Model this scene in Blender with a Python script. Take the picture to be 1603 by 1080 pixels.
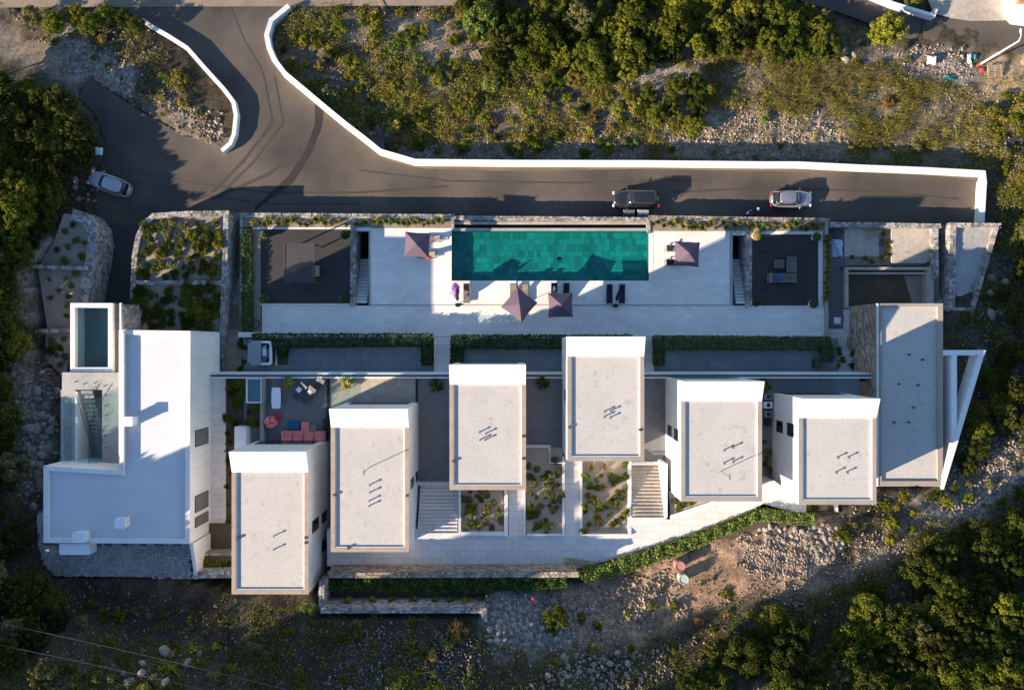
import bpy, math, random
import numpy as np
from mathutils import Vector
random.seed(7); rng = np.random.default_rng(7)
scene = bpy.context.scene
for o in list(bpy.data.objects): bpy.data.objects.remove(o)
R = math.radians
# ------------------------------------------------------------------ camera, sky, sun, exposure
F = 1069.0; H = 66.0                      # focal length in photo pixels (1603 wide), camera height above the villa terrace
cam = bpy.data.cameras.new('camera'); cam.sensor_width = 36; cam.lens = 36 * F / 1603
cam.clip_start = 1; cam.clip_end = 3000
camo = bpy.data.objects.new('camera', cam); scene.collection.objects.link(camo)
camo.location = (0, 0, H); scene.camera = camo
SUN_AZ, SUN_EL = R(25), R(19.5)           # shadows fall to the right and 25 degrees up the picture
world = bpy.data.worlds.new('World'); scene.world = world; world.use_nodes = True
wn = world.node_tree; bg = wn.nodes['Background']
sky = wn.nodes.new('ShaderNodeTexSky'); sky.sky_type = 'NISHITA'; sky.sun_disc = False
sky.sun_elevation = SUN_EL; sky.sun_rotation = R(245); sky.altitude = 100; sky.air_density = 1.0; sky.dust_density = 0.15; sky.ozone_density = 3.0
wn.links.new(sky.outputs[0], bg.inputs[0]); bg.inputs[1].default_value = 0.09
sun = bpy.data.lights.new('sun', 'SUN'); sun.energy = 5.0; sun.angle = R(0.5); sun.color = (1.0, 0.82, 0.62)
suno = bpy.data.objects.new('sun', sun); scene.collection.objects.link(suno)
sd = Vector((math.cos(SUN_AZ) * math.cos(SUN_EL), math.sin(SUN_AZ) * math.cos(SUN_EL), -math.sin(SUN_EL)))
suno.rotation_euler = sd.to_track_quat('-Z', 'Y').to_euler(); suno.location = (-60, -40, 60)
vs = scene.view_settings; vs.view_transform = 'Standard'; vs.look = 'None'; vs.exposure = 1.57; vs.gamma = 1; vs.use_curve_mapping = False
scene.cycles.max_bounces = 6; scene.cycles.transparent_max_bounces = 12
scene.cycles.use_denoising = True
C = scene.collection

# ------------------------------------------------------------------ helpers
def W(px, py, z=0.0):                     # photo pixel on the level z -> metres
    k = (H - z) / F
    return ((px - 801.5) * k, (540 - py) * k)
ORG = {}
def tag(o, label=None, cat=None, group=None, kind=None):
    if label: o['label'] = label
    if cat: o['category'] = cat
    if group: o['group'] = group
    if kind: o['kind'] = kind
    return o
def thing(name, label, cat, loc=(0, 0, 0), rz=0, group=None):
    o = bpy.data.objects.new(name, None); C.objects.link(o); o.empty_display_size = .3
    o.location = loc; o.rotation_euler = (0, 0, rz); ORG[o] = Vector(loc) if rz == 0 else Vector((0, 0, 0))
    return tag(o, label, cat, group)
def place(o, loc, rz=0, s=1):
    o.location = loc; o.rotation_euler = (0, 0, rz); o.scale = (s, s, s); return o
def copy_tree(o, parent=None):
    c = o.copy(); C.objects.link(c); c.parent = parent
    for ch in list(o.children): copy_tree(ch, c)
    return c
class MB:
    def __init__(s): s.v = []; s.f = []
    def add(s, vs_, fs):
        n = len(s.v); s.v += [tuple(p) for p in vs_]; s.f += [tuple(i + n for i in f) for f in fs]; return s
    def box(s, x0, y0, z0, x1, y1, z1):
        x0, x1 = sorted((x0, x1)); y0, y1 = sorted((y0, y1)); z0, z1 = sorted((z0, z1))
        return s.add([(x0,y0,z0),(x1,y0,z0),(x1,y1,z0),(x0,y1,z0),(x0,y0,z1),(x1,y0,z1),(x1,y1,z1),(x0,y1,z1)],
                     [(3,2,1,0),(4,5,6,7),(0,1,5,4),(1,2,6,5),(2,3,7,6),(3,0,4,7)])
    def obox(s, c, ux, hx, hy, z0, z1):   # box centred at c (xy), long axis along unit vector ux
        ux = Vector(ux).normalized(); uy = Vector((-ux[1], ux[0])); p = []
        for a, b in ((-1,-1),(1,-1),(1,1),(-1,1)): p.append((c[0]+ux[0]*hx*a+uy[0]*hy*b, c[1]+ux[1]*hx*a+uy[1]*hy*b))
        return s.prism(p, z0, z1)
    def pbox(s, ax, ay, bx, by, zt, zb):  # photo rectangle seen on level zt
        x0, y0 = W(ax, ay, zt); x1, y1 = W(bx, by, zt); return s.box(x0, y0, zb, x1, y1, zt)
    def prism(s, pts, z0, z1):
        a = sum(pts[i][0]*pts[(i+1) % len(pts)][1]-pts[(i+1) % len(pts)][0]*pts[i][1] for i in range(len(pts)))
        if a < 0: pts = pts[::-1]
        n = len(pts); z1s = z1 if isinstance(z1, (list, tuple)) else [z1]*n
        if a < 0 and isinstance(z1, (list, tuple)): z1s = list(z1)[::-1]
        return s.add([(x, y, z0) for x, y in pts]+[(p[0], p[1], z) for p, z in zip(pts, z1s)],
                     [tuple(range(n-1, -1, -1)), tuple(range(n, 2*n))]+[(i, (i+1) % n, (i+1) % n+n, i+n) for i in range(n)])
    def pprism(s, pp, zt, zb): return s.prism([W(x, y, zt) for x, y in pp], zb, zt)
    def cyl(s, x, y, z0, z1, r0, r1=None, n=10, capb=True):
        r1 = r0 if r1 is None else r1
        a = [(math.cos(2*math.pi*i/n), math.sin(2*math.pi*i/n)) for i in range(n)]
        return s.add([(x+c*r0, y+d*r0, z0) for c, d in a]+[(x+c*r1, y+d*r1, z1) for c, d in a],
                     [tuple(range(n-1, -1, -1)), tuple(range(n, 2*n))]+[(i, (i+1) % n, (i+1) % n+n, i+n) for i in range(n)])
    def loft(s, loops, cap=True):
        n = len(loops[0]); vs_ = [p for l in loops for p in l]; fs = []
        for k in range(len(loops)-1):
            for i in range(n): fs.append((k*n+i, k*n+(i+1) % n, (k+1)*n+(i+1) % n, (k+1)*n+i))
        if cap: fs.append(tuple(range(n-1, -1, -1))); fs.append(tuple(range((len(loops)-1)*n, len(loops)*n)))
        return s.add(vs_, fs)
    def tube(s, path, r, n=6):
        loops = []
        for i, p in enumerate(path):
            p = Vector(p); d = (Vector(path[min(i+1, len(path)-1)])-Vector(path[max(i-1, 0)])).normalized()
            u = d.cross(Vector((0, 0, 1)));  u = u.normalized() if u.length > .01 else Vector((1, 0, 0)); w = d.cross(u)
            rr = r[i] if isinstance(r, (list, tuple)) else r
            loops.append([p+(u*math.cos(2*math.pi*k/n)+w*math.sin(2*math.pi*k/n))*rr for k in range(n)])
        return s.loft(loops)
    def blob(s, c, r, seed=0, j=.25, n=8, m=5):   # uneven rounded lump
        q = random.Random(seed); loops = []
        for k in range(m):
            t = math.pi*(k+.5)/m; loops.append([(c[0]+r[0]*math.sin(t)*math.cos(2*math.pi*i/n)*(1+q.uniform(-j, j)),
                c[1]+r[1]*math.sin(t)*math.sin(2*math.pi*i/n)*(1+q.uniform(-j, j)), c[2]-r[2]*math.cos(t)*(1+q.uniform(-j, j)*.5)) for i in range(n)])
        return s.loft(loops)
    def build(s, name, m, parent=None, smooth=False, bevel=0, local=False):
        me = bpy.data.meshes.new(name); off = Vector((0, 0, 0))
        if parent is not None and not local:
            r = parent
            while r.parent: r = r.parent
            off = ORG.get(r, Vector((0, 0, 0)))
        me.from_pydata([(v[0]-off[0], v[1]-off[1], v[2]-off[2]) for v in s.v], [], s.f); me.update()
        if smooth:
            for p in me.polygons: p.use_smooth = True
        o = bpy.data.objects.new(name, me); C.objects.link(o); me.materials.append(MAT[m] if isinstance(m, str) else m)
        if parent is not None: o.parent = parent
        if bevel:
            b = o.modifiers.new('bevel', 'BEVEL'); b.width = bevel; b.segments = 2; b.limit_method = 'ANGLE'
        return o
def np_mesh(name, v, f, m):               # v (N,3), f (M,k) arrays
    me = bpy.data.meshes.new(name); v = np.asarray(v, np.float32); f = np.asarray(f, np.int32); k = f.shape[1]
    me.vertices.add(len(v)); me.vertices.foreach_set('co', v.ravel())
    me.loops.add(f.size); me.loops.foreach_set('vertex_index', f.ravel())
    me.polygons.add(len(f)); me.polygons.foreach_set('loop_start', np.arange(0, f.size, k, dtype=np.int32))
    me.update(calc_edges=True); me.materials.append(MAT[m]); return me
def link(name, me, parent=None):
    o = bpy.data.objects.new(name, me); C.objects.link(o); o.parent = parent; return o

# ------------------------------------------------------------------ materials
MAT = {}
def mat(name, a, b=None, scale=6.0, rough=.85, big=.35, bigw=.5, bump=0, spec=.25, metal=0, island=0, detail=6, objrand=0, coat=0, spots=0, streak=0):
    """colour a..b mixed by fine noise and by a slow stain noise; island = random value per loose piece"""
    m = bpy.data.materials.new(name); m.use_nodes = True; nt = m.node_tree; N = nt.nodes; L = nt.links
    p = N['Principled BSDF']; p.inputs['Roughness'].default_value = rough; p.inputs['Metallic'].default_value = metal
    p.inputs['Specular IOR Level'].default_value = spec; p.inputs['Coat Weight'].default_value = coat
    b = b or tuple(c*.8 for c in a)
    g = N.new('ShaderNodeNewGeometry')
    n1 = N.new('ShaderNodeTexNoise'); n1.inputs['Scale'].default_value = scale; n1.inputs['Detail'].default_value = detail; n1.inputs['Roughness'].default_value = .65
    n2 = N.new('ShaderNodeTexNoise'); n2.inputs['Scale'].default_value = big; n2.inputs['Detail'].default_value = 5
    L.new(g.outputs['Position'], n1.inputs['Vector']); L.new(g.outputs['Position'], n2.inputs['Vector'])
    mx = N.new('ShaderNodeMix'); mx.inputs[0].default_value = bigw
    L.new(n1.outputs['Fac'], mx.inputs[2]); L.new(n2.outputs['Fac'], mx.inputs[3])
    mr = N.new('ShaderNodeMapRange'); mr.inputs['From Min'].default_value = .36; mr.inputs['From Max'].default_value = .64
    L.new(mx.outputs[0], mr.inputs['Value']); fac = mr.outputs[0]
    cm = N.new('ShaderNodeMix'); cm.data_type = 'RGBA'; cm.inputs[6].default_value = (*a, 1); cm.inputs[7].default_value = (*b, 1)
    L.new(fac, cm.inputs[0]); col = cm.outputs[2]
    for amt, vec, sc, lo, hi in ((spots, (1, 1, 1), 1.3, .56, .72), (spots*.8, (1, 1, 1), 11, .60, .70), (streak, (1, 1, .07), 3.0, .52, .75)):
        if not amt: continue                  # stains, speckles and vertical run-off streaks
        mp = N.new('ShaderNodeVectorMath'); mp.operation = 'MULTIPLY'; mp.inputs[1].default_value = vec; L.new(g.outputs['Position'], mp.inputs[0])
        n3 = N.new('ShaderNodeTexNoise'); n3.inputs['Scale'].default_value = sc; n3.inputs['Detail'].default_value = 9; n3.inputs['Roughness'].default_value = .7; L.new(mp.outputs[0], n3.inputs['Vector'])
        r3 = N.new('ShaderNodeMapRange'); r3.inputs[1].default_value = lo; r3.inputs[2].default_value = hi; r3.inputs[3].default_value = 1; r3.inputs[4].default_value = 1-amt; L.new(n3.outputs['Fac'], r3.inputs[0])
        v3 = N.new('ShaderNodeVectorMath'); v3.operation = 'SCALE'; L.new(col, v3.inputs[0]); L.new(r3.outputs[0], v3.inputs['Scale']); col = v3.outputs[0]
    for amt, src in ((island, 'isl'), (objrand, 'obj')):
        if not amt: continue
        if src == 'isl': out = g.outputs['Random Per Island']
        else: oi = N.new('ShaderNodeObjectInfo'); out = oi.outputs['Random']
        r2 = N.new('ShaderNodeMapRange'); r2.inputs['To Min'].default_value = 1-amt; r2.inputs['To Max'].default_value = 1+amt; L.new(out, r2.inputs['Value'])
        vm = N.new('ShaderNodeVectorMath'); vm.operation = 'SCALE'; L.new(col, vm.inputs[0]); L.new(r2.outputs[0], vm.inputs['Scale']); col = vm.outputs[0]
    L.new(col, p.inputs['Base Color'])
    if bump:
        bp = N.new('ShaderNodeBump'); bp.inputs['Strength'].default_value = bump; bp.inputs['Distance'].default_value = .05
        L.new(n1.outputs['Fac'], bp.inputs['Height']); L.new(bp.outputs[0], p.inputs['Normal'])
    MAT[name] = m; return m
def leafmat(name, a, b, var=.45, trans=.25):
    m = bpy.data.materials.new(name); m.use_nodes = True; nt = m.node_tree; N = nt.nodes; L = nt.links
    p = N['Principled BSDF']; p.inputs['Roughness'].default_value = .7; p.inputs['Specular IOR Level'].default_value = .08
    g = N.new('ShaderNodeNewGeometry'); oi = N.new('ShaderNodeObjectInfo')
    nz = N.new('ShaderNodeTexNoise'); nz.inputs['Scale'].default_value = .7; L.new(g.outputs['Position'], nz.inputs['Vector'])
    ad = N.new('ShaderNodeMath'); ad.operation = 'ADD'; L.new(oi.outputs['Random'], ad.inputs[0]); L.new(nz.outputs['Fac'], ad.inputs[1])
    mr0 = N.new('ShaderNodeMapRange'); mr0.inputs['From Min'].default_value = .35; mr0.inputs['From Max'].default_value = 1.55; L.new(ad.outputs[0], mr0.inputs['Value'])
    cm = N.new('ShaderNodeMix'); cm.data_type = 'RGBA'; cm.inputs[6].default_value = (*a, 1); cm.inputs[7].default_value = (*b, 1); L.new(mr0.outputs[0], cm.inputs[0])
    r2 = N.new('ShaderNodeMapRange'); r2.inputs['To Min'].default_value = 1-var; r2.inputs['To Max'].default_value = 1+var; L.new(g.outputs['Random Per Island'], r2.inputs['Value'])
    vm = N.new('ShaderNodeVectorMath'); vm.operation = 'SCALE'; L.new(cm.outputs[2], vm.inputs[0]); L.new(r2.outputs[0], vm.inputs['Scale'])
    rb_ = N.new('ShaderNodeMapRange'); rb_.inputs['To Min'].default_value = .68; rb_.inputs['To Max'].default_value = 1.25
    fr_ = N.new('ShaderNodeMath'); fr_.operation = 'FRACT'; m7 = N.new('ShaderNodeMath'); m7.operation = 'MULTIPLY'; m7.inputs[1].default_value = 7.3; L.new(oi.outputs['Random'], m7.inputs[0]); L.new(m7.outputs[0], fr_.inputs[0]); L.new(fr_.outputs[0], rb_.inputs['Value'])
    v2 = N.new('ShaderNodeVectorMath'); v2.operation = 'SCALE'; L.new(vm.outputs[0], v2.inputs[0]); L.new(rb_.outputs[0], v2.inputs['Scale']); vm = v2
    L.new(vm.outputs[0], p.inputs['Base Color'])
    t = N.new('ShaderNodeBsdfTranslucent'); L.new(vm.outputs[0], t.inputs['Color'])
    ms = N.new('ShaderNodeMixShader'); ms.inputs[0].default_value = trans
    L.new(p.outputs[0], ms.inputs[1]); L.new(t.outputs[0], ms.inputs[2]); L.new(ms.outputs[0], N['Material Output'].inputs['Surface'])
    MAT[name] = m
def clearmat(name, tint, rough=.02, ior=1.33, ripple=0):   # water / glass: tinted see-through with a fresnel gloss
    m = bpy.data.materials.new(name); m.use_nodes = True; nt = m.node_tree; N = nt.nodes; L = nt.links
    N.remove(N['Principled BSDF'])
    t = N.new('ShaderNodeBsdfTransparent'); t.inputs[0].default_value = (*tint, 1)
    gl = N.new('ShaderNodeBsdfGlossy'); gl.inputs['Roughness'].default_value = rough
    fr = N.new('ShaderNodeLayerWeight'); fr.inputs['Blend'].default_value = .5
    pw = N.new('ShaderNodeMath'); pw.operation = 'POWER'; pw.inputs[1].default_value = 5; L.new(fr.outputs['Facing'], pw.inputs[0])
    mf = N.new('ShaderNodeMath'); mf.operation = 'MULTIPLY_ADD'; mf.inputs[1].default_value = .9; mf.inputs[2].default_value = 0.04 if ior < 1.4 else .045; L.new(pw.outputs[0], mf.inputs[0])
    ms = N.new('ShaderNodeMixShader'); L.new(mf.outputs[0], ms.inputs[0]); L.new(t.outputs[0], ms.inputs[1]); L.new(gl.outputs[0], ms.inputs[2])
    L.new(ms.outputs[0], N['Material Output'].inputs['Surface'])
    if ripple:
        nz = N.new('ShaderNodeTexNoise'); nz.inputs['Scale'].default_value = 3; nz.inputs['Detail'].default_value = 3
        g = N.new('ShaderNodeNewGeometry'); L.new(g.outputs['Position'], nz.inputs['Vector'])
        bp = N.new('ShaderNodeBump'); bp.inputs['Strength'].default_value = ripple; bp.inputs['Distance'].default_value = .05
        L.new(nz.outputs['Fac'], bp.inputs['Height']); L.new(bp.outputs[0], gl.inputs['Normal']); L.new(bp.outputs[0], fr.inputs['Normal'])
    MAT[name] = m
def tiled(name, a, b, joint, tw, th, gap=.012, rough=.6, scale=4, off=.5, c2=.88):   # fine paving whose joints are a pixel or less
    m = mat(name, a, b, scale=scale, rough=rough, big=.25); nt = m.node_tree; N = nt.nodes; L = nt.links
    g = N['Geometry'] if 'Geometry' in N else N.new('ShaderNodeNewGeometry')
    br = N.new('ShaderNodeTexBrick'); br.inputs['Scale'].default_value = 1; br.inputs['Brick Width'].default_value = tw; br.inputs['Row Height'].default_value = th
    br.inputs['Mortar Size'].default_value = gap; br.offset = off; br.inputs['Mortar Smooth'].default_value = .3
    br.inputs['Color1'].default_value = (1, 1, 1, 1); br.inputs['Color2'].default_value = (c2, c2, c2, 1); br.inputs['Mortar'].default_value = (*joint, 1)
    L.new(g.outputs['Position'], br.inputs['Vector'])
    p = N['Principled BSDF']; src = p.inputs['Base Color'].links[0].from_socket
    mm = N.new('ShaderNodeMix'); mm.data_type = 'RGBA'; mm.blend_type = 'MULTIPLY'; mm.inputs[0].default_value = 1
    L.new(src, mm.inputs[6]); L.new(br.outputs['Color'], mm.inputs[7]); L.new(mm.outputs[2], p.inputs['Base Color'])
    return m
mat('white_paint', (.72, .705, .69), (.64, .63, .615), scale=2.5, rough=.7, streak=.22, spots=.09)
mat('roof_concrete', (.47, .445, .415), (.385, .362, .335), scale=5.5, big=.45, bigw=.3, rough=.9, bump=.2, spots=.30)
tiled('roof_white', (.58, .585, .60), (.52, .53, .55), (.9, .9, .9), 2.4, 1.0, gap=.02, rough=.75, c2=.965)
mat('parapet_cap', (.30, .22, .155), (.38, .31, .245), scale=5, big=1.2, rough=.9)
mat('parapet_cap_grey', (.34, .295, .25), (.25, .21, .18), scale=5, rough=.9)
mat('grey_concrete', (.37, .365, .355), (.25, .25, .245), scale=3, rough=.9, bump=.15, spots=.25)
tiled('concrete_panels', (.67, .64, .61), (.54, .52, .50), (.7, .7, .7), 1.2, .6, gap=.02)
tiled('travertine', (.76, .73, .69), (.63, .605, .57), (.80, .79, .78), .9, .45, gap=.014, scale=9)
tiled('grey_tile', (.185, .19, .195), (.135, .14, .145), (.8, .8, .8), .8, .8, gap=.014, off=0)
tiled('blue_tile', (.20, .225, .25), (.145, .168, .19), (.68, .68, .68), .8, .8, gap=.022, off=0, c2=.82)
tiled('dark_wood', (.052, .047, .044), (.036, .034, .034), (.35, .35, .35), 30, .14, gap=.014, off=0)
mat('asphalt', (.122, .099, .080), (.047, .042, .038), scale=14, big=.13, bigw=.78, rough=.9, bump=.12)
mat('tyre_mark', (.062, .053, .047), (.05, .044, .04), scale=3, rough=.9)
mat('verge_dust', (.17, .125, .085), (.10, .08, .062), scale=2.5, rough=1)
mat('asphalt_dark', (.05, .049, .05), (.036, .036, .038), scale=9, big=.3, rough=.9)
mat('asphalt_patch', (.036, .032, .03), (.028, .026, .025), scale=9, rough=.9)
mat('dirt_road', (.25, .20, .155), (.17, .135, .10), scale=4, big=.5, rough=1, bump=.4)
mat('pale_concrete', (.44, .39, .33), (.29, .25, .205), scale=2.5, big=.4, rough=.95, spots=.4)
mat('stone', (.34, .31, .28), (.20, .185, .17), scale=5, rough=.95, island=.5)
mat('stone_warm', (.36, .29, .22), (.22, .18, .14), scale=5, rough=.95, island=.45)
mat('paving_stone', (.30, .29, .285), (.20, .195, .19), scale=5, rough=.95, island=.2)
mat('mortar', (.16, .145, .13), (.10, .092, .085), scale=8, rough=1)
mat('rubble', (.29, .25, .215), (.165, .142, .122), scale=5, rough=1, island=.55)
mat('rubble_warm', (.36, .275, .21), (.20, .155, .12), scale=5, rough=1, island=.5)
mat('boulder', (.27, .24, .215), (.16, .145, .13), scale=4, rough=1, bump=.5, objrand=.3)
mat('soil', (.105, .075, .05), (.065, .048, .033), scale=6, rough=1, bump=.5)
mat('bed_sand', (.42, .35, .275), (.29, .24, .19), scale=7, rough=1, bump=.3, spots=.3)
mat('sand', (.30, .25, .195), (.20, .165, .13), scale=7, rough=1, bump=.3)
mat('gravel_grey', (.15, .15, .155), (.09, .09, .095), scale=14, rough=1, bump=.6)
mat('trunk', (.10, .075, .055), (.06, .045, .032), scale=6, rough=1)
mat('black_metal', (.018, .018, .02), (.025, .025, .028), rough=.5)
mat('grey_metal', (.22, .23, .25), (.18, .19, .21), rough=.4, metal=.6)
mat('slat_metal', (.062, .06, .062), (.05, .05, .052), rough=.55)
mat('dark_fabric', (.025, .027, .035), (.018, .02, .027), rough=.95)
mat('taupe_sling', (.20, .17, .145), (.15, .13, .11), scale=20, rough=.9)
mat('parasol_cloth', (.118, .088, .122), (.09, .066, .098), scale=8, rough=.95)
mat('coral', (.78, .25, .235), (.68, .20, .19), scale=9, rough=.95)
mat('coral_red', (.5, .05, .05), (.42, .04, .04), scale=9, rough=.95)
mat('blue_cloth', (.02, .115, .25), (.015, .09, .2), scale=9, rough=.9)
mat('white_plastic', (.75, .77, .8), (.68, .70, .73), rough=.4)
mat('tub_cover', (.26, .31, .36), (.22, .265, .31), rough=.7)
mat('grey_wood', (.20, .18, .16), (.14, .125, .11), scale=10, rough=.95, objrand=.15)
mat('pallet_wood', (.42, .32, .22), (.30, .225, .155), scale=10, rough=.95, objrand=.15)
mat('teal_tarp', (.01, .15, .165), (.01, .11, .12), rough=.5)
mat('blue_tarp', (.42, .52, .62), (.30, .40, .52), scale=3, rough=.5)
mat('red_cloth', (.5, .05, .05), (.35, .03, .03), rough=.9)
mat('pink_cloth', (.75, .22, .42), (.03, .05, .28), scale=2.6, big=4, bigw=.15, rough=.9, detail=1)
mat('yellow_hose', (.40, .31, .06), (.33, .25, .05), rough=.6)
mat('drum_red', (.40, .21, .19), (.34, .17, .15), rough=.6)
mat('drum_white', (.40, .43, .39), (.33, .36, .33), rough=.6)
mat('shutter', (.16, .155, .15), (.12, .118, .115), scale=12, rough=.6)
mat('car_black', (.012, .013, .015), (.015, .016, .018), rough=.25, spec=.5, coat=1)
mat('car_silver', (.27, .28, .31), (.25, .26, .29), rough=.3, metal=.5, spec=.5, coat=1)
mat('car_white', (.27, .285, .31), (.25, .265, .29), rough=.3, spec=.5, coat=1)
mat('car_glass', (.012, .014, .018), (.012, .014, .018), rough=.08, spec=.6)
mat('tyre', (.02, .02, .02), (.025, .025, .025), rough=.9)
mat('lamp_lens', (.7, .7, .7), (.7, .7, .7), rough=.1)
mat('tail_red', (.35, .02, .02), (.35, .02, .02), rough=.2)
mat('terracotta', (.42, .2, .12), (.34, .16, .1), rough=.9)
mat('pool_side', (.12, .34, .29), (.09, .27, .23), scale=6, rough=.5)
mat('pool_tile', (.17, .56, .46), (.125, .43, .365), scale=4, rough=.5, objrand=.3)
mat('plunge_floor', (.21, .25, .25), (.15, .185, .19), scale=2, rough=.6)
mat('murky', (.10, .075, .04), (.06, .045, .025), scale=1.5, rough=.4, spec=.15)
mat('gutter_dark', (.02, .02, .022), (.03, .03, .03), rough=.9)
clearmat('pool_water', (.17, .55, .56), ripple=.35)
clearmat('plunge_water', (.38, .54, .57), ripple=.05)
clearmat('glass', (.78, .88, .88), ior=1.45)
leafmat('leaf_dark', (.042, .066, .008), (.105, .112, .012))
leafmat('leaf_deep', (.022, .036, .006), (.062, .068, .010), var=.6)
leafmat('leaf_mid', (.10, .132, .012), (.19, .17, .020))
leafmat('leaf_olive', (.115, .12, .05), (.15, .14, .05))
leafmat('leaf_yellow', (.19, .175, .03), (.24, .19, .045))
leafmat('leaf_rust', (.24, .13, .045), (.28, .17, .06))
leafmat('leaf_hedge', (.042, .088, .020), (.075, .115, .028))
leafmat('leaf_bright', (.095, .165, .03), (.135, .175, .04))
leafmat('grass_green', (.105, .12, .016), (.21, .17, .035), var=.5, trans=.2)
leafmat('grass_dry', (.20, .16, .075), (.27, .21, .10), var=.5, trans=.2)
# ------------------------------------------------------------------ terrain (heights from control points: photo pixel + level)
CP = [(0,0,-7.6),(100,60,-6.4),(60,80,-6.6),(130,140,-5.7),(0,40,-7.4),(300,20,-7.2),(300,150,-5.9),(360,230,-5.6),(200,130,-5.7),(240,200,-5.55),
 (0,160,-4.6),(0,300,-3.2),(60,230,-4.3),(135,300,-5.4),(60,400,-2.6),(0,450,-1.6),(100,450,-3.0),(60,600,-1.2),(0,650,0.6),(60,760,0.8),(20,900,3.4),(0,1000,6.2),(0,1080,8.8),
 (120,940,3.6),(250,930,3.4),(350,950,4.2),(250,1010,5.6),(250,1080,7.8),(500,1000,6.2),(520,960,5.6),(500,1080,8.0),(630,970,6.0),(750,970,5.4),(760,950,4.6),(850,935,3.6),(850,1000,5.0),(850,1080,6.8),
 (920,925,2.6),(1000,890,2.3),(1100,860,2.3),(1100,950,3.4),(1280,830,2.2),(1300,900,2.9),(1200,1080,6.4),(1400,900,2.8),(1420,780,1.0),(1400,1080,6.0),(1603,1080,6.6),(1603,900,2.6),(1520,780,.2),(1603,720,-.8),
 (1500,600,-2.0),(1603,560,-2.6),(1560,450,-4.2),(1603,400,-4.6),(1560,300,-5.6),(1603,200,-6.6),(1550,268,-6.3),
 (450,20,-7.4),(440,80,-7.0),(500,180,-6.4),(620,240,-6.5),(800,245,-6.6),(1000,245,-6.7),(1250,250,-6.7),(1450,258,-6.6),
 (600,120,-7.0),(600,20,-7.8),(800,120,-7.6),(800,0,-9.0),(1000,120,-7.7),(1000,0,-9.3),(1250,120,-8.0),(1250,0,-9.6),(1400,60,-9.1),(1500,150,-8.0),(1530,103,-8.7),(1603,80,-9.2),(1500,0,-9.4),
 (400,5,-7.8),(250,5,-7.6),(400,300,-5.7),(800,320,-5.7),(1400,320,-5.7)]
cpx = [(*W(x, y, z), z) for x, y, z in CP]
cpx += [(-50,-20,5.0),(-50,-28,7.0),(-50,-36,11.0),(-52,-46,17.0),(-60,-60,22),(-75,-40,17),(-75,-15,8),(-70,10,3),(-70,35,-4),(-30,-45,13),(0,-45,11),(30,-45,10),(60,-40,9),(75,0,0),(75,40,-9),(0,55,-13),(-40,55,-11),(50,55,-13),
 (-300,-300,70),(0,-300,60),(300,-300,60),(-300,0,35),(300,0,0),(-300,300,-40),(0,300,-50),(300,300,-50)]
CPa = np.array(cpx, float)
def _phi(r2): return .5*r2*np.log(np.maximum(r2, 1e-9))
def _fit():
    n = len(CPa); d2 = ((CPa[:, None, :2]-CPa[None, :, :2])**2).sum(-1)
    A = np.zeros((n+3, n+3)); A[:n, :n] = _phi(d2)+np.eye(n)*4.0; P = np.c_[np.ones(n), CPa[:, :2]]; A[:n, n:] = P; A[n:, :n] = P.T
    return np.linalg.solve(A, np.r_[CPa[:, 2], np.zeros(3)])
CW = _fit()
def hz(X, Y):
    X = np.asarray(X, float).ravel(); Y = np.asarray(Y, float).ravel(); out = np.empty(len(X))
    for i in range(0, len(X), 20000):
        x, y = X[i:i+20000], Y[i:i+20000]; d2 = (x[:, None]-CPa[None, :, 0])**2+(y[:, None]-CPa[None, :, 1])**2
        out[i:i+20000] = _phi(d2)@CW[:-3]+CW[-3]+CW[-2]*x+CW[-1]*y
    out += .12*np.sin(X*1.3+2*np.sin(Y*.7))*np.sin(Y*1.1+1.5*np.sin(X*.9))+.06*np.sin(X*3.1+Y*2.3)*np.sin(Y*3.7-X*1.9)
    return out
def T(px, py):                            # photo pixels -> points on the terrain
    px = np.asarray(px, float).ravel(); py = np.asarray(py, float).ravel(); z = np.full(len(px), 0.)
    for _ in range(6):
        k = (H-z)/F; X = (px-801.5)*k; Y = (540-py)*k; z = hz(X, Y)
    return X, Y, z
def inpoly(px, py, poly):
    c = np.zeros(len(px), bool); n = len(poly)
    for i in range(n):
        x0, y0 = poly[i]; x1, y1 = poly[(i+1) % n]
        if y0 == y1: continue
        c ^= ((y0 > py) != (y1 > py)) & (px < (x1-x0)*(py-y0)/(y1-y0)+x0)
    return c
def wpoly(pp, z): return [W(x, y, z) for x, y in pp]
ROADW = [(452,9),(424,32),(417,55),(421,75),(429,94),(445,115),(475,140),(507,167),(540,194),(570,217),(595,237),(650,253),(800,254.5),(1000,255),(1200,257),(1250,257),(1350,262),(1450,266),(1542,271)]
ISLW = [(222,31),(237,42),(262,56),(292,75),(320,107),(350,140),(365,160),(369,180),(366,210),(360,225),(347,236)]
def zroad(py): return -5.6-2.1*max(0., min(1., (215-py)/215))**1.2
road_poly = [(x, y) for x, y in ROADW]+[(1540,352),(378,337),(362,335),(240,335),(222,348),(210,380),(206,478),(155,478),(160,375),(150,345),(150,305),(138,290),(158,258),(165,230),(150,180),(122,152),(140,122),(205,165),(225,178),(290,215),(347,236)]+ISLW[::-1][1:]+[(180,8),(0,7),(0,-60),(470,-60)]
site_poly = [(206,336),(240,333),(1560,348),(1505,490),(1478,545),(1478,757),(1376,764),(1312,800),(1268,806),(1195,803),(1080,838),(960,875),(906,906),(760,925),(758,957),(505,957),(485,922),(366,928),(300,904),(86,899),(70,880),(62,852),(66,800),(66,728),(96,728),(96,590),(108,580),(108,474),(160,474),(160,380),(148,345),(110,338),(206,338)]
drive_poly = [(148,340),(215,340),(215,480),(150,480)]
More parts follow.
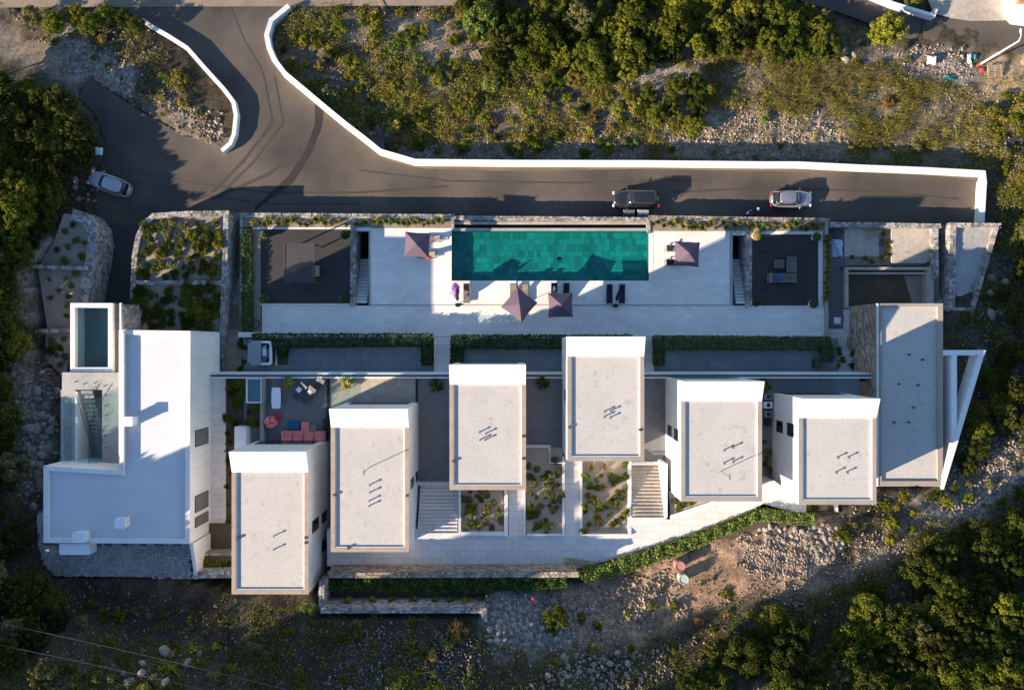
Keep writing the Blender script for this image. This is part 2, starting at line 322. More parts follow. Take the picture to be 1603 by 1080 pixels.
zones = [
 ([(430,5),(760,5),(1340,50),(1545,110),(1560,262),(1250,256),(650,252),(560,205),(430,100)], (.135,.11,.07)),  # (polygon in photo pixels, albedo, feather) : what the ground is made of; shade painted into the last two
 ([(-200,-60),(720,-60),(720,9),(0,9),(-200,12)], (.20,.165,.13)),
 ([(-60,15),(10,25),(140,118),(122,150),(60,110),(-60,60)], (.23,.18,.135)),
 ([(95,45),(200,110),(210,150),(150,140),(95,90)], (.33,.31,.30)),
 ([(205,165),(280,150),(350,225),(330,235)], (.22,.17,.13)),
 ([(600,30),(700,25),(760,45),(760,110),(690,90),(600,70)], (.28,.22,.165)),
 ([(620,225),(1000,215),(1000,250),(640,250)], (.19,.16,.125)),
 ([(1040,165),(1330,185),(1330,250),(1040,250)], (.27,.215,.16)),
 ([(1000,90),(1100,110),(1060,160),(990,140)], (.25,.22,.19)),
 ([(1330,80),(1520,80),(1530,145),(1340,120)], (.24,.20,.17)),
 ([(1330,110),(1470,130),(1460,190),(1320,180)], (.14,.115,.065)),
 ([(1540,90),(1603,90),(1640,160),(1545,150)], (.40,.28,.165)),
 ([(30,415),(110,340),(150,350),(150,478),(110,478),(110,575),(55,575)], (.27,.235,.20)),
 ([(0,560),(70,560),(85,700),(60,760),(30,820),(0,700)], (.17,.15,.13)),
 ([(755,935),(905,925),(940,975),(900,1020),(760,1010)], (.27,.25,.235)),
 ([(900,910),(1080,850),(1200,820),(1300,825),(1320,850),(1280,910),(1150,935),(1000,1010),(900,1010),(860,980)], (.30,.195,.125)),
 ([(1150,850),(1310,820),(1300,890),(1200,910)], (.34,.26,.20)),
 ([(1300,890),(1440,800),(1470,790),(1430,850),(1350,900),(1260,930),(1200,930)], (.21,.165,.12)),
 ([(1400,765),(1480,765),(1500,800),(1400,800)], (.24,.17,.115)),
 ([(1460,790),(1603,680),(1603,760),(1520,830),(1450,830)], (.23,.205,.18)),
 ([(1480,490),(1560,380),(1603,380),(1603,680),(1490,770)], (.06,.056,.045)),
 ([(400,930),(760,965),(760,1080),(400,1080)], (.045,.037,.028)),  # brown scrub soil, darkened further to paint in the slope's shade
 ([(90,905),(360,935),(380,1010),(150,990)], (.032,.025,.019)),  # bare dark soil with the deep shade painted into its albedo
]
def axis(a, b, fine, far):
    c = list(np.arange(a, b+1e-6, fine)); s = fine; x = b
    while x < far: s *= 1.35; x += s; c.append(x)
    s = fine; x = a; lo = []
    while x > -far: s *= 1.35; x -= s; lo.append(x)
    return np.array(lo[::-1]+c)
ax, ay = axis(-62, 62, .42, 900), axis(-46, 46, .42, 900)
GX, GY = np.meshgrid(ax, ay); shp = GX.shape
GZ = hz(GX, GY)
PX = 801.5+GX.ravel()*F/(H-GZ); PY = 540-GY.ravel()*F/(H-GZ)   # where each ground vertex stands in the photo
def blur(a, n):
    a = a.reshape(shp).astype(float)
    for _ in range(n):
        p = np.pad(a, 1, mode='edge'); a = (p[1:-1, :-2]+p[1:-1, 2:]+p[:-2, 1:-1]+p[2:, 1:-1]+2*p[1:-1, 1:-1])/6
    return a.ravel()
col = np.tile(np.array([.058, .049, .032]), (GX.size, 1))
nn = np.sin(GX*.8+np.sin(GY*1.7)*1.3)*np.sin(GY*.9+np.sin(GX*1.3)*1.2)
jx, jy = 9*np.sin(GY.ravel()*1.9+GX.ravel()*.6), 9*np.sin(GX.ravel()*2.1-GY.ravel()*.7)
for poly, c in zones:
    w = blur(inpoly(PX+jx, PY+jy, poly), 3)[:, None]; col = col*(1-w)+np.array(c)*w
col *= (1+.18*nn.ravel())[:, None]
# the ground lies under roads and built terraces
def sink(poly, z, top):
    m = inpoly(GX.ravel(), GY.ravel(), wpoly(poly, z)); GZ[m] = np.minimum(GZ[m], top if np.isscalar(top) else top(GX.ravel()[m], GY.ravel()[m]))
m_ = inpoly(GX.ravel(), GY.ravel(), wpoly(road_poly, -5.8)); py_ = 540-GY.ravel()[m_]*F/(H+6)
GZ[m_] = np.minimum(GZ[m_], np.array([zroad(v) for v in py_])-.22)
def site_z(x, y):                        # the level at which the outline of the built site meets the slope
    if y > 915 and x > 450: return 5.6
    if y > 795 and x < 460: return 2.8
    if y > 780 and x > 850: return 2.2
    if y > 880: return 2.6
    if y > 700: return 1.0
    return -1.5 if y > 430 else -3.5
m_ = inpoly(GX.ravel(), GY.ravel(), [W(x, y, site_z(x, y)) for x, y in site_poly]); GZ[m_] = np.minimum(GZ[m_], -7.8)
sink([(60,345),(110,336),(148,345),(160,480),(112,482),(112,590),(70,575),(52,515),(48,420),(85,372)], -3, -4.6)
sink([(505,905),(756,905),(756,958),(505,958)], 4.5, 2.0)
v = np.c_[GX.ravel(), GY.ravel(), GZ]
ny, nx = shp; i = np.arange(ny*nx).reshape(shp)
f = np.c_[i[:-1, :-1].ravel(), i[:-1, 1:].ravel(), i[1:, 1:].ravel(), i[1:, :-1].ravel()]
m = bpy.data.materials.new('ground'); m.use_nodes = True; N = m.node_tree.nodes; L = m.node_tree.links; p = N['Principled BSDF']
p.inputs['Roughness'].default_value = 1; p.inputs['Specular IOR Level'].default_value = .1
at = N.new('ShaderNodeAttribute'); at.attribute_name = 'ground_colour'; g = N.new('ShaderNodeNewGeometry')
prev = at.outputs['Color']
for sc, lo, hi in ((9, .45, 1.6), (2.2, .6, 1.45), (.35, .75, 1.25)):
    n1 = N.new('ShaderNodeTexNoise'); n1.inputs['Scale'].default_value = sc; n1.inputs['Detail'].default_value = 6; n1.inputs['Roughness'].default_value = .7; L.new(g.outputs['Position'], n1.inputs['Vector'])
    mr = N.new('ShaderNodeMapRange'); mr.inputs[1].default_value = .33; mr.inputs[2].default_value = .67; mr.inputs[3].default_value = lo; mr.inputs[4].default_value = hi; L.new(n1.outputs['Fac'], mr.inputs[0])
    vm = N.new('ShaderNodeVectorMath'); vm.operation = 'SCALE'; L.new(prev, vm.inputs[0]); L.new(mr.outputs[0], vm.inputs['Scale']); prev = vm.outputs[0]
    if sc == 9:
        bp = N.new('ShaderNodeBump'); bp.inputs['Strength'].default_value = .8; bp.inputs['Distance'].default_value = .15; L.new(n1.outputs['Fac'], bp.inputs['Height']); L.new(bp.outputs[0], p.inputs['Normal'])
L.new(prev, p.inputs['Base Color']); MAT['ground'] = m
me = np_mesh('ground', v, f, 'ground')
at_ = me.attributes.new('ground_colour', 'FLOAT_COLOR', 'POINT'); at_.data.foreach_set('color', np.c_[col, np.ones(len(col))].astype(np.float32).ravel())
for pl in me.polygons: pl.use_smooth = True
tag(link('ground', me), kind='structure')

# ------------------------------------------------------------------ roads
def resample(pts, n):
    p = np.array(pts, float); d = np.r_[0, np.cumsum(np.hypot(*np.diff(p, axis=0).T))]; t = np.linspace(0, d[-1], n)
    return np.c_[np.interp(t, d, p[:, 0]), np.interp(t, d, p[:, 1])]
mb = MB(); mb.pprism([(378,334),(240,334),(224,346),(210,380),(205,480),(152,480),(158,375),(150,345),(150,305),(138,290),(158,258),(165,215),(600,215),(600,237),(650,252),(800,253.5),(1250,256),(1542,270),(1538,354)], -5.6, -6.4)
lane = mb.build('parking_lane', 'asphalt'); tag(lane, kind='structure')
def road_loft(name, A, B, m, n=30, dz=0.0, zf=zroad):
    a, b = resample(A, n), resample(B, n); vs_, fs = [], []; K = 9
    for i in range(n):
        for k in range(K):
            q = a[i]*(1-k/(K-1))+b[i]*k/(K-1); z = zf(q[1])+dz; vs_.append((*W(q[0], q[1], z), z))
    for i in range(n-1):
        for k in range(K-1): fs.append((i*K+k, i*K+k+1, (i+1)*K+k+1, (i+1)*K+k))
    mb = MB(); mb.add(vs_, fs); o = mb.build(name, m); tag(o, kind='structure'); return o
road_loft('access_road', [(470,-70),(452,5),(424,32),(417,55),(429,94),(445,115),(507,167),(570,217)], [(170,-70),(180,8),(222,31),(262,56),(320,107),(350,140),(369,180),(362,217)], 'asphalt', dz=-.004)
road_loft('lane_spur', [(122,152),(150,180),(163,215),(165,218)], [(140,122),(225,178),(290,214),(362,217)], 'asphalt', 12, dz=-.012, zf=lambda y: -5.6)
road_loft('upper_road', [(-150,-70),(-150,12),(-150,13)], [(740,-70),(740,8),(740,9)], 'dirt_road', 12, dz=.02, zf=lambda y: -7.55)
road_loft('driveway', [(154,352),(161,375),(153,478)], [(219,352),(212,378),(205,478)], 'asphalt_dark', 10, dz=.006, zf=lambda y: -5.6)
road_loft('asphalt_patch_strip', [(507,168),(503,200),(487,240),(460,285),(410,322),(400,330)], [(493,158),(493,195),(478,235),(452,275),(425,300),(398,325)], 'asphalt_patch', 20, dz=.012, zf=lambda y: -5.6-2.1*max(0., min(1., (215-y)/215))**1.2)
for k_, (A_, w_) in enumerate((([(330,300),(380,250),(425,190),(410,110),(380,60),(360,10)],5),([(345,302),(396,252),(442,192),(428,115)],4),([(200,262),(300,285),(420,300),(560,300),(700,290)],5),([(210,282),(300,302),(420,318),(560,318)],4),([(560,265),(700,282),(900,285),(1100,280)],4),([(1050,300),(1200,292),(1400,300),(1500,310)],4),([(470,230),(420,270),(330,310)],6))):
    road_loft('tyre_mark', A_, [(x+w_*.7, y+w_*.7) for x, y in A_], 'tyre_mark', 24, dz=.004+.0006*k_)
road_loft('verge_strip', [(600,242),(655,257),(800,259),(1250,261),(1535,275)], [(598,249),(655,264),(800,268),(1000,265),(1250,269),(1400,270),(1535,282)], 'verge_dust', 40, dz=.009, zf=lambda y: -5.6)
ro = road_loft('village_road', [(1180,-60),(1240,-2),(1330,25),(1420,62),(1500,72),(1603,88),(1760,98)], [(1300,-60),(1345,-8),(1400,8),(1465,26),(1520,33),(1603,32),(1760,30)], 'asphalt', 24, zf=lambda y: -9.1)
road_loft('forecourt', [(1470,-60),(1448,8),(1466,26),(1520,33.5),(1603,32),(1760,30)], [(1640,-60),(1640,-40),(1660,-30),(1680,-20),(1700,-10),(1760,0)], 'pale_concrete', 14, zf=lambda y: -9.05)
def strip_wall(name, px, width, zt, zb, m, lab=None, cat='wall', grp=None, kind=None, zfun=None):
    p = [Vector((*W(x, y, zfun(y) if zfun else zt), zfun(y) if zfun else zt)) for x, y in px]; mb = MB(); n = len(p); Lf, Rt = [], []
    for i in range(n):
        d = (p[min(i+1, n-1)]-p[max(i-1, 0)]).to_2d().normalized(); nrm = Vector((-d[1], d[0]))*width/2
        Lf.append(p[i].to_2d()+nrm); Rt.append(p[i].to_2d()-nrm)
    dz = zt-zb; loops = []
    for i in range(n):
        z = p[i].z; loops.append([(*Rt[i], z-dz), (*Lf[i], z-dz), (*Lf[i], z), (*Rt[i], z)])
    mb.loft(loops); o = mb.build(name, m)
    tag(o, lab, cat, grp, kind); return o, p
strip_wall('road_wall', ROADW+[(1541,285),(1537,352)], .52, -4.75, -7.6, 'white_paint', 'long white roadside wall curving round the thicket above the parking lane', 'wall', zfun=lambda y: zroad(y)+.85)
strip_wall('road_wall', ISLW, .42, -4.9, -7.4, 'white_paint', 'short curved white wall round the rocky island at the road fork', 'wall', zfun=lambda y: zroad(y)+.7)
strip_wall('village_wall', [(1355,-12),(1400,6),(1464,25),(1466,14)], .35, -8.3, -9.6, 'white_paint', 'white kerb wall beside the village road at the top edge', 'wall')

# ------------------------------------------------------------------ dry stone walls: mortar core with proud stones
def stone_wall(name, px, width, zt, zb, lab, m='stone', faces=True, grp=None, sz=.27):
    root = thing(name, lab, 'wall', (*W(px[0][0], px[0][1], zt), zb), 0, grp)
    p = [Vector(W(x, y, zt)) for x, y in px]; core = MB(); st = MB(); q = random.Random(len(px)*7+int(px[0][0]))
    n = len(p); Lf, Rt = [], []
    for i in range(n):
        d = (p[min(i+1, n-1)]-p[max(i-1, 0)]).normalized(); nrm = Vector((-d[1], d[0]))*width/2; Lf.append(p[i]+nrm); Rt.append(p[i]-nrm)
    core.loft([[(*Rt[i], zb), (*Lf[i], zb), (*Lf[i], zt), (*Rt[i], zt)] for i in range(n)]); core.build('core', 'mortar', root)
    for i in range(n-1):
        a, b = p[i], p[i+1]; ln = (b-a).length; u = (b-a)/ln; nn_ = Vector((-u[1], u[0])); rows = max(1, round(width/sz)); t = 0
        for r in range(rows):
            t = q.uniform(-.1, .1); off = -width/2+(r+.5)*width/rows
            while t < ln:
                l = q.uniform(.7, 1.5)*sz; c = a+u*(t+l/2)+nn_*(off+q.uniform(-.02, .02)); ang = q.uniform(-.2, .2)
                st.obox(c, (u[0]*math.cos(ang)-u[1]*math.sin(ang), u[0]*math.sin(ang)+u[1]*math.cos(ang)), l*.46, width/rows*.46, zt-.06, zt+q.uniform(.015, .075)); t += l
        if faces:
            for sgn in (-1, 1):
                mid = (a+b)/2+nn_*sgn*width/2
                if mid.dot(nn_*sgn) > 0: continue      # the camera stands above the middle: outer faces are turned away
                z = zb if zt-zb < 4 else zt-4
                while z < zt-.1:
                    hgt = q.uniform(.8, 1.2)*sz; t = q.uniform(-.1, .1)
                    while t < ln:
                        l = q.uniform(.7, 1.6)*sz; c = a+u*(t+l/2)+nn_*sgn*width/2
                        st.obox(c, u, l*.46, q.uniform(.02, .06), z+.01, min(z+hgt*.93, zt-.005)); t += l
                    z += hgt
    s_ = st.build('stones', m, root); s_['kind'] = 'stuff'
    return root
# ------------------------------------------------------------------ pool level (-4)
zD = -4.0
def struct(name, m, mb): return tag(mb.build(name, m), kind='structure')
mb = MB(); mb.pbox(580,357,707,478,zD,-7); mb.pbox(1016,361,1146,478,zD,-7); mb.pbox(707,439.5,1016,478,zD,-7)
struct('pool_deck', 'travertine', mb)
mb = MB(); mb.pbox(410,478.4,1291,527,zD-.03,-7); struct('promenade', 'travertine', mb)
mb = MB(); mb.pbox(580,476.6,1146,478.3,zD+.012,-5); struct('deck_drain', 'grey_concrete', mb)
for x0, y0, x1, y1, lab in ((408,359,549,475,''), (1177,367,1281,478,'')):
    mb = MB(); mb.pbox(x0,y0,x1,y1,zD-.01,-7); struct('wood_terrace', 'dark_wood', mb)
mb = MB(); mb.pbox(408,475.2,551,478.2,zD+.02,-7); mb.pbox(395,355,556,359,zD+.01,-7); mb.pbox(1172,362,1292,367,zD+.01,-7); mb.pbox(1281.2,367,1288,478,zD+.008,-7); mb.pbox(556,356,580,361.5,zD+.01,-4.5)
mb.pbox(1146,362,1172,368,zD+.01,-4.5); mb.pbox(1146,478.8,1291,480,zD+.03,-4.5)
struct('terrace_edging', 'travertine', mb)
mb = MB(); mb.pbox(392,358,408,524,zD-.02,-7); struct('gravel_strip', 'sand', mb)
mb = MB(); mb.pbox(378,358,392.5,524,zD+.05,-7); mb.pbox(378,339,709,356,zD+.03,-6.2); mb.pbox(1016,344,1296,362,zD+.03,-6.2); mb.pbox(1288.2,362,1296,478,zD+.05,-7)
struct('planting_bed', 'sand', mb)
# swimming pool
zf = zD-.85
pool = thing('swimming_pool', 'long green tiled swimming pool with pale stone coping', 'pool', (*W(861,400,zD), zD))
x0, y0 = W(707,440,zD); x1, y1 = W(1016,361.5,zD)
mb = MB(); mb.box(x0-.3,y0-.3,zf-.3,x1+.3,y1+.3,zf-.05); mb.build('basin_floor', 'pool_side', pool)
mb = MB(); mb.box(x0-.02,y0,zf-.05,x0+.06,y1,zD-.14); mb.box(x1-.06,y0,zf-.05,x1+.02,y1,zD-.14); mb.box(x0+.06,y0-.02,zf-.05,x1-.06,y0+.06,zD-.14); mb.box(x0+.06,y1-.06,zf-.05,x1-.06,y1+.02,zD-.14)
mb.build('basin_wall', 'pool_side', pool)
nc, nr = 36, 8; tw, th = (x1-x0-.12)/nc, (y1-y0-.12)/nr; tm = MB(); tm.box(-tw/2+.008,-th/2+.008,-.05,tw/2-.008,th/2-.008,0)
t0 = tm.build('floor_tile', 'pool_tile', pool, local=True); tme = t0.data; q = random.Random(3)
for r in range(nr):
    ws = [q.uniform(.6, 1.45) for _ in range(nc)]; tot = sum(ws); off = 0
    for c in range(nc):
        wc = ws[c]/tot*nc; off += wc
        o = t0 if r == c == 0 else bpy.data.objects.new('floor_tile', tme)
        if o is not t0: C.objects.link(o); o.parent = pool
        o.location = (x0+.06+(off-wc/2)*tw-pool.location.x, y0+.06+(r+.5)*th-pool.location.y, zf+q.uniform(0,.012)-pool.location.z); o.scale = (wc, 1, 1)
mb = MB(); mb.add([(x0,y0,zD-.12),(x1,y0,zD-.12),(x1,y1,zD-.12),(x0,y1,zD-.12)], [(0,1,2,3)]); w_ = mb.build('water', 'pool_water', pool)
for k in range(5):
    mb = MB(); d = .32*(k+1); mb.box(x0+.08,y0+.08,zf,x0+.3+.28*(6-k)*1.0,y0+1.05,zf+.2*k+.1) if k == 0 else mb.box(x0+.08+.0,y0+.08,zf+.12*k-.05,x0+.3+.28*(6-k),y0+1.05,zf+.12*k+.06); mb.build('step', 'pool_side', pool)
mb = MB(); mb.box(x0-.45,y0-.42,zD-.2,x1+.45,y0-.002,zD+.014); mb.box(x1+.002,y0-.002,zD-.2,x1+.45,y1,zD+.014); mb.box(x0-.05,y0,zD-.2,x0-.002,y1,zD+.012); mb.build('coping', 'travertine', pool)
mb = MB(); mb.box(x0,y1+.002,zD-1,x1,y1+.3,zD-.1); mb.build('overflow_edge', 'grey_concrete', pool)
mb = MB(); mb.box(x0,y1+.302,zD-1.2,x1,y1+1.3,zD-.9); mb.build('overflow_channel', 'gutter_dark', pool)
mb = MB(); mb.box(x0+.1,y1+.72,zD-1,x1-.2,y1+.98,zD-.25); mb.build('overflow_sill', 'pale_concrete', pool)
X, Y = W(875,405,zf); mb = MB(); mb.cyl(X,Y,zf,zf+.04,.2,n=12); mb.build('drain', 'gutter_dark', pool)
# stairwells beside the terraces, going down to the parking lane
def stair(name, lab, xa, xb, ya, yb, za, zb, n, m='concrete_panels', grp=None, gap=.012):   # px rectangle; za at ya (top of picture), zb at yb
    r = thing(name, lab, 'stairs', (*W((xa+xb)/2, (ya+yb)/2, min(za, zb)), min(za, zb)-.3), 0, grp)
    zm = (za+zb)/2; X0, Y0 = W(xa, ya, zm); X1, Y1 = W(xb, yb, zm)
    for k in range(n):
        t = (k+.5)/n; z = za+(zb-za)*t; mb = MB(); mb.box(X0, Y0+(Y1-Y0)*k/n, min(za, zb)-.4, X1, Y0+(Y1-Y0)*(k+1)/n+gap, z)
        mb.build('step', m, r)
    return r
stair('garden_stairs', 'narrow pale stairs sunk between dark pergola terrace and left pool deck', 557.5, 577.5, 404, 476, -6.0, zD-.05, 14, gap=.05)
stair('garden_stairs', 'narrow pale stairs sunk between right pool deck and pallet sofa terrace', 1148, 1167, 404, 477, -6.0, zD-.05, 14, gap=.05)
mb = MB(); mb.pbox(553,350,582,478,-7.3,-7.5); mb.pbox(1144,350,1175,478,-7.3,-7.5); struct('stairwell_shade_floor', 'gutter_dark', mb)  # dark colour and extra depth stand in for the tunnel's shade
stone_wall('stone_wall', [(552.5,340),(552.5,479)], .55, zD+.05, -6.3, 'speckled stone wall left of the narrow sunken stairs by pergola terrace', grp=None)
mb = MB(); mb.pbox(577.3,361,580.2,478,zD+.03,-6.3); o = mb.build('stair_wall', 'grey_concrete'); tag(o, 'thin concrete wall between the sunken stairs and left pool deck', 'wall')
mb = MB(); mb.pbox(1142.5,362,1147,478.6,zD+.03,-6.3); o = mb.build('stair_wall', 'grey_concrete'); tag(o, 'thin concrete wall between right pool deck and the sunken stairs', 'wall')
stone_wall('stone_wall', [(1172.5,345),(1172.5,479)], .6, zD+.05, -6.3, 'speckled stone wall between sunken stairs and the pallet sofa terrace')
stone_wall('stone_wall', [(377,337),(710,339.5)], .5, zD+.1, -6.2, 'stone retaining wall along parking lane, left of the pool')
stone_wall('stone_wall', [(711,341),(1014,343.5)], .42, zD-.05, -6.2, 'stone retaining wall behind the pool overflow channel')
stone_wall('stone_wall', [(1015,341),(1296,345.5)], .5, zD+.1, -6.2, 'stone retaining wall along parking lane, right of the pool', 'stone_warm')
stone_wall('stone_wall', [(378,336),(377,524)], .28, zD+.12, -6.2, 'thin stone edge wall beside the ivy strip and outer stairs')
stone_wall('stone_wall', [(709,341),(708.5,358)], .3, zD+.1, -6.2, 'short stone pier at the upper left corner of the pool')
stone_wall('stone_wall', [(1015,341),(1016,361)], .3, zD+.1, -6.2, 'short stone pier at the upper right corner of the pool')
mb = MB(); mb.pbox(1291,480,1297,528,zD+.1,-6); mb.pbox(1291.5,345,1296.5,480,zD+.14,-6); o = mb.build('boundary_kerb', 'grey_concrete'); tag(o, 'concrete kerb dividing the finished terraces from the unfinished plot', 'kerb')
# outer stairs on the left
mb = MB(); mb.pbox(354,333,378,440,-5.52,-7); mb.pbox(330,475,378,520,-4.38,-7); mb.pbox(326,540,380,592,-3.05,-7); struct('outer_walk', 'dirt_road', mb)
stair('outer_stairs', 'brown outdoor stairs between walled shrub bed and ivy strip, lower flight', 355, 377, 436, 476, -5.5, -4.4, 8, 'pale_concrete')
stair('outer_stairs', 'brown outdoor stairs left of the hot tub, upper flight', 352, 377, 516, 548, -4.4, -3.1, 8, 'pale_concrete')
# ------------------------------------------------------------------ hedge terraces (-3) and villa terrace (0)
zL = -3.0
mb = MB()
for a, b in ((380,679.5),(706,1008),(1023.5,1312)): mb.pbox(a,529.5,b,592,zL,-7)
struct('lower_terrace', 'blue_tile', mb)
mb = MB()
for a, b in ((395,678),(707,1006),(1025,1305)): mb.pbox(a,527.6,b,529.4,zL+.02,-7)
struct('terrace_kerb', 'travertine', mb)
mb = MB(); mb.pbox(373,520,412,528,zL+.1,-7); mb.pbox(431,541,434,572,zL+.05,-4); o = mb.build('planter_kerb', 'travertine'); tag(o, 'pale kerb beside the hot tub and hedge corner', 'kerb')
mb = MB()
for a, b, c, d in ((434,546,451,571),(660,546,677,571.5),(706,546,725,571.5),(1023.8,546,1041,572)): mb.pbox(a,b,c,d,zL+.03,-4)
struct('planter_bed', 'soil', mb)
stair('terrace_steps', 'short pale steps between the left and middle hedges', 681, 704.5, 527.5, 573, -4.05, zL+.01, 7, 'travertine')
stair('terrace_steps', 'short pale steps beside the right hedge behind the tallest villa', 1009, 1022.5, 527.5, 573, -4.05, zL+.01, 7, 'travertine')
mb = MB(); mb.pbox(679.6,528,681,573,zL+.25,-5); mb.pbox(704.6,528,706,573,zL+.25,-5); mb.pbox(679,573,706.5,592,zL-.01,-5); mb.pbox(1007.9,573,1024,592,zL-.01,-5); struct('step_cheek', 'travertine', mb)
mb = MB(); mb.pbox(382,590,656,852,0,-7); mb.pbox(655.8,590,1046,757,-.01,-7); mb.pbox(1045.8,590,1346,800,0,-7); struct('villa_terrace', 'grey_tile', mb)
mb = MB(); mb.pbox(516.5,591,655,640,.02,-1); struct('terrace_paving', 'pale_concrete', mb)
par = thing('terrace_parapet', 'long thin white double parapet running across all villa terraces', 'parapet', (*W(830,588,0), -3))
mb = MB(); mb.pbox(326,583.5,1372,586.6,.12,-3.4); mb.build('outer_ledge', 'white_paint', par)
mb = MB(); mb.pbox(326,589.6,1372,592.4,.28,-.5); mb.build('inner_ledge', 'white_paint', par)
mb = MB(); mb.pbox(326,586.8,1372,589.4,-.25,-3.3); mb.build('slot', 'gutter_dark', par)
mb = MB(); mb.pbox(326,587.6,1372,588.0,.95,.0); mb.build('glass_pane', 'glass', par)
# dividing walls and glass between the terraces
for x, ya, yb, lab in ((516,592,690,'tall glass screen between the coral sofa terrace and its neighbour'),(654.8,593,632,'glass screen on the terrace left of the middle villa')):
    r = thing('glass_screen', lab, 'screen', (*W(x, ya, 0), 0)); X, Y0 = W(x, ya, 0); _, Y1 = W(x, yb, 0)
    mb = MB(); mb.box(X-.22,Y0,0,X+.0,Y1,.09); mb.build('base_rail', 'black_metal', r)
    nP = 4 if yb > 650 else 2
    for k in range(nP): mb = MB(); mb.box(X-.12,Y0+(Y1-Y0)*k/nP,.09,X-.1,Y0+(Y1-Y0)*(k+1)/nP+.03,1.25); mb.build('pane', 'glass', r)
for pts, lab in ((((655,755.5),(706,755.5)),'thin double handrail at the head of the left stairs'),(((823,698),(860,698),(860,722),(884,722)),'stepped double handrail above the middle garden bed'),(((986,724),(1045,724)),'thin double handrail at the head of the right stairs')):
    r = thing('handrail', lab, 'railing', (*W(*pts[0], 0), 0))
    for dz, dd in ((.55, 0), (.9, .0)):
        mb = MB(); mb.tube([(*W(x, y, 0), dz) for x, y in pts], .045); mb.build('rail', 'white_paint', r)
    for x, y in pts: mb = MB(); X, Y = W(x, y, 0); mb.box(X-.04,Y-.04,-.02,X+.04,Y+.04,.9); mb.build('post', 'white_paint', r)
    mb = MB(); mb.loft([[(W(x,y,0)[0]-.12,W(x,y,0)[1]-.12,.012),(W(x,y,0)[0]+.12,W(x,y,0)[1]+.12,.012),(W(x,y,0)[0]+.12,W(x,y,0)[1]+.12,.2),(W(x,y,0)[0]-.12,W(x,y,0)[1]-.12,.2)] for x, y in pts]); mb.build('kerb', 'white_paint', r)
# ------------------------------------------------------------------ upper path (+2.4), stairs and sloped garden beds
zP = 2.4
mb = MB(); mb.pprism([(512,829),(655,829),(655,834.3),(720,834.3),(722,838),(985,838),(989,836),(989,810),(1046,810),(1050,790),(1130,770),(1212,752),(1262,790),(1262,803),(1240,801),(1195,788),(1169,803),(1080,838),(960,875),(906,889),(512,886)], zP, -2); struct('upper_path', 'concrete_panels', mb)
stair('villa_stairs', 'wide pale stairs climbing right of the second villa', 656, 717, 757, 829, .15, zP-.08, 14, 'concrete_panels')
stair('villa_stairs', 'wide sunlit stairs climbing left of the fifth villa', 988, 1041, 729, 805, .15, zP-.08, 15, 'pale_concrete')
mb = MB(); mb.pprism([(1039,726),(1045,726),(1045,812),(1049,813),(1126,787),(1120,783),(1051,806),(1041,812)], zP+.25, -1); o = mb.build('stair_wall', 'white_paint'); tag(o, 'white wall right of the sunlit stairs, edging a small triangular bed', 'wall')
mb = MB(); mb.pprism([(1047,770),(1050,806),(1120,782),(1120,770)], zP+.05, -1); struct('triangular_bed', 'bed_sand', mb)
def wedge(ax_, ay_, bx_, by_, za, zb, bot=-1.5):  # px rect, za at ay_, zb at by_
    mb = MB(); p = [(*W(ax_, ay_, za), za), (*W(bx_, ay_, za), za), (*W(bx_, by_, zb), zb), (*W(ax_, by_, zb), zb)]
    mb.prism([(a, b) for a, b, c in p], bot, [c for a, b, c in p]); return mb
def slope_z(py): return .15+2.25*max(0, min(1, (py-700)/138))
for k, (a, ya, b, yb) in enumerate(((722,757,788,832),(823,700,880,834),(912,715,982,836))):
    struct('garden_bed', 'bed_sand', wedge(a, ya, b, yb, slope_z(ya)-.05, slope_z(yb)-.05))
for k, (a, ya, b, yb) in enumerate(((796,757,820,839),(884.5,715,908,838))): struct('sloped_path', 'concrete_panels', wedge(a, ya, b, yb, slope_z(ya), slope_z(yb)))
for lab, pts in (('left',((717.5,757,721.5,834),(789,757,795,839))),('middle',((820.3,757,822.6,838),(880.3,715,884,838))),('right',((908.3,715,911.6,838),(983,722,988.5,838)))):
    r = thing('bed_border', f'white wall edging the {lab} of three garden beds between the villas', 'wall', (*W(pts[0][0], 800, 1), 0))
    for p in pts: wb = wedge(*p, slope_z(p[1])+.22, slope_z(p[3])+.22); wb.build('side_wall', 'white_paint', r)
    mb = MB(); mb.pbox(pts[0][0]+4, 833 if lab == 'left' else 836, pts[1][0], 838.5, zP+.2, 1); mb.build('end_wall', 'white_paint', r)
mb = MB(); mb.pprism([(760,903),(899,903),(905,890),(960,876),(1080,839),(1169,804),(1195,797),(1275,810),(1272,832),(1190,826),(1090,870),(970,912),(890,940),(760,945)], 2.15, -2); struct('hedge_bed', 'soil', mb)
stone_wall('stone_wall', [(513,900),(901,899)], .5, 4.4, 2.2, 'low brown stone wall along the lower edge of the upper path', 'stone_warm')
mb = MB(); mb.pbox(507,903,760,952,3.6,2); struct('planter_soil', 'soil', mb)
stone_wall('stone_wall', [(503,955),(757,955),(758,968)], .5, 5.9, 3.5, 'stone planter wall with a row of small plants above the rocky slope')
stone_wall('stone_wall', [(504,908),(503,955)], .5, 5.4, 3.5, 'short stone return wall beside the lowest villa corner')
mb = MB(); mb.pprism([(1243,795),(1262,808),(1312,815),(1312,790),(1308,788),(1308,810),(1262,803),(1245,792)], 1.6, -.5); o = mb.build('planter_wall', 'white_paint'); tag(o, 'white planter wall poking out below the rightmost villa', 'wall')
mb = MB(); mb.pprism([(1245,790),(1308,790),(1308,808),(1262,800)], 1.1, -.5); struct('planter_soil', 'sand', mb)
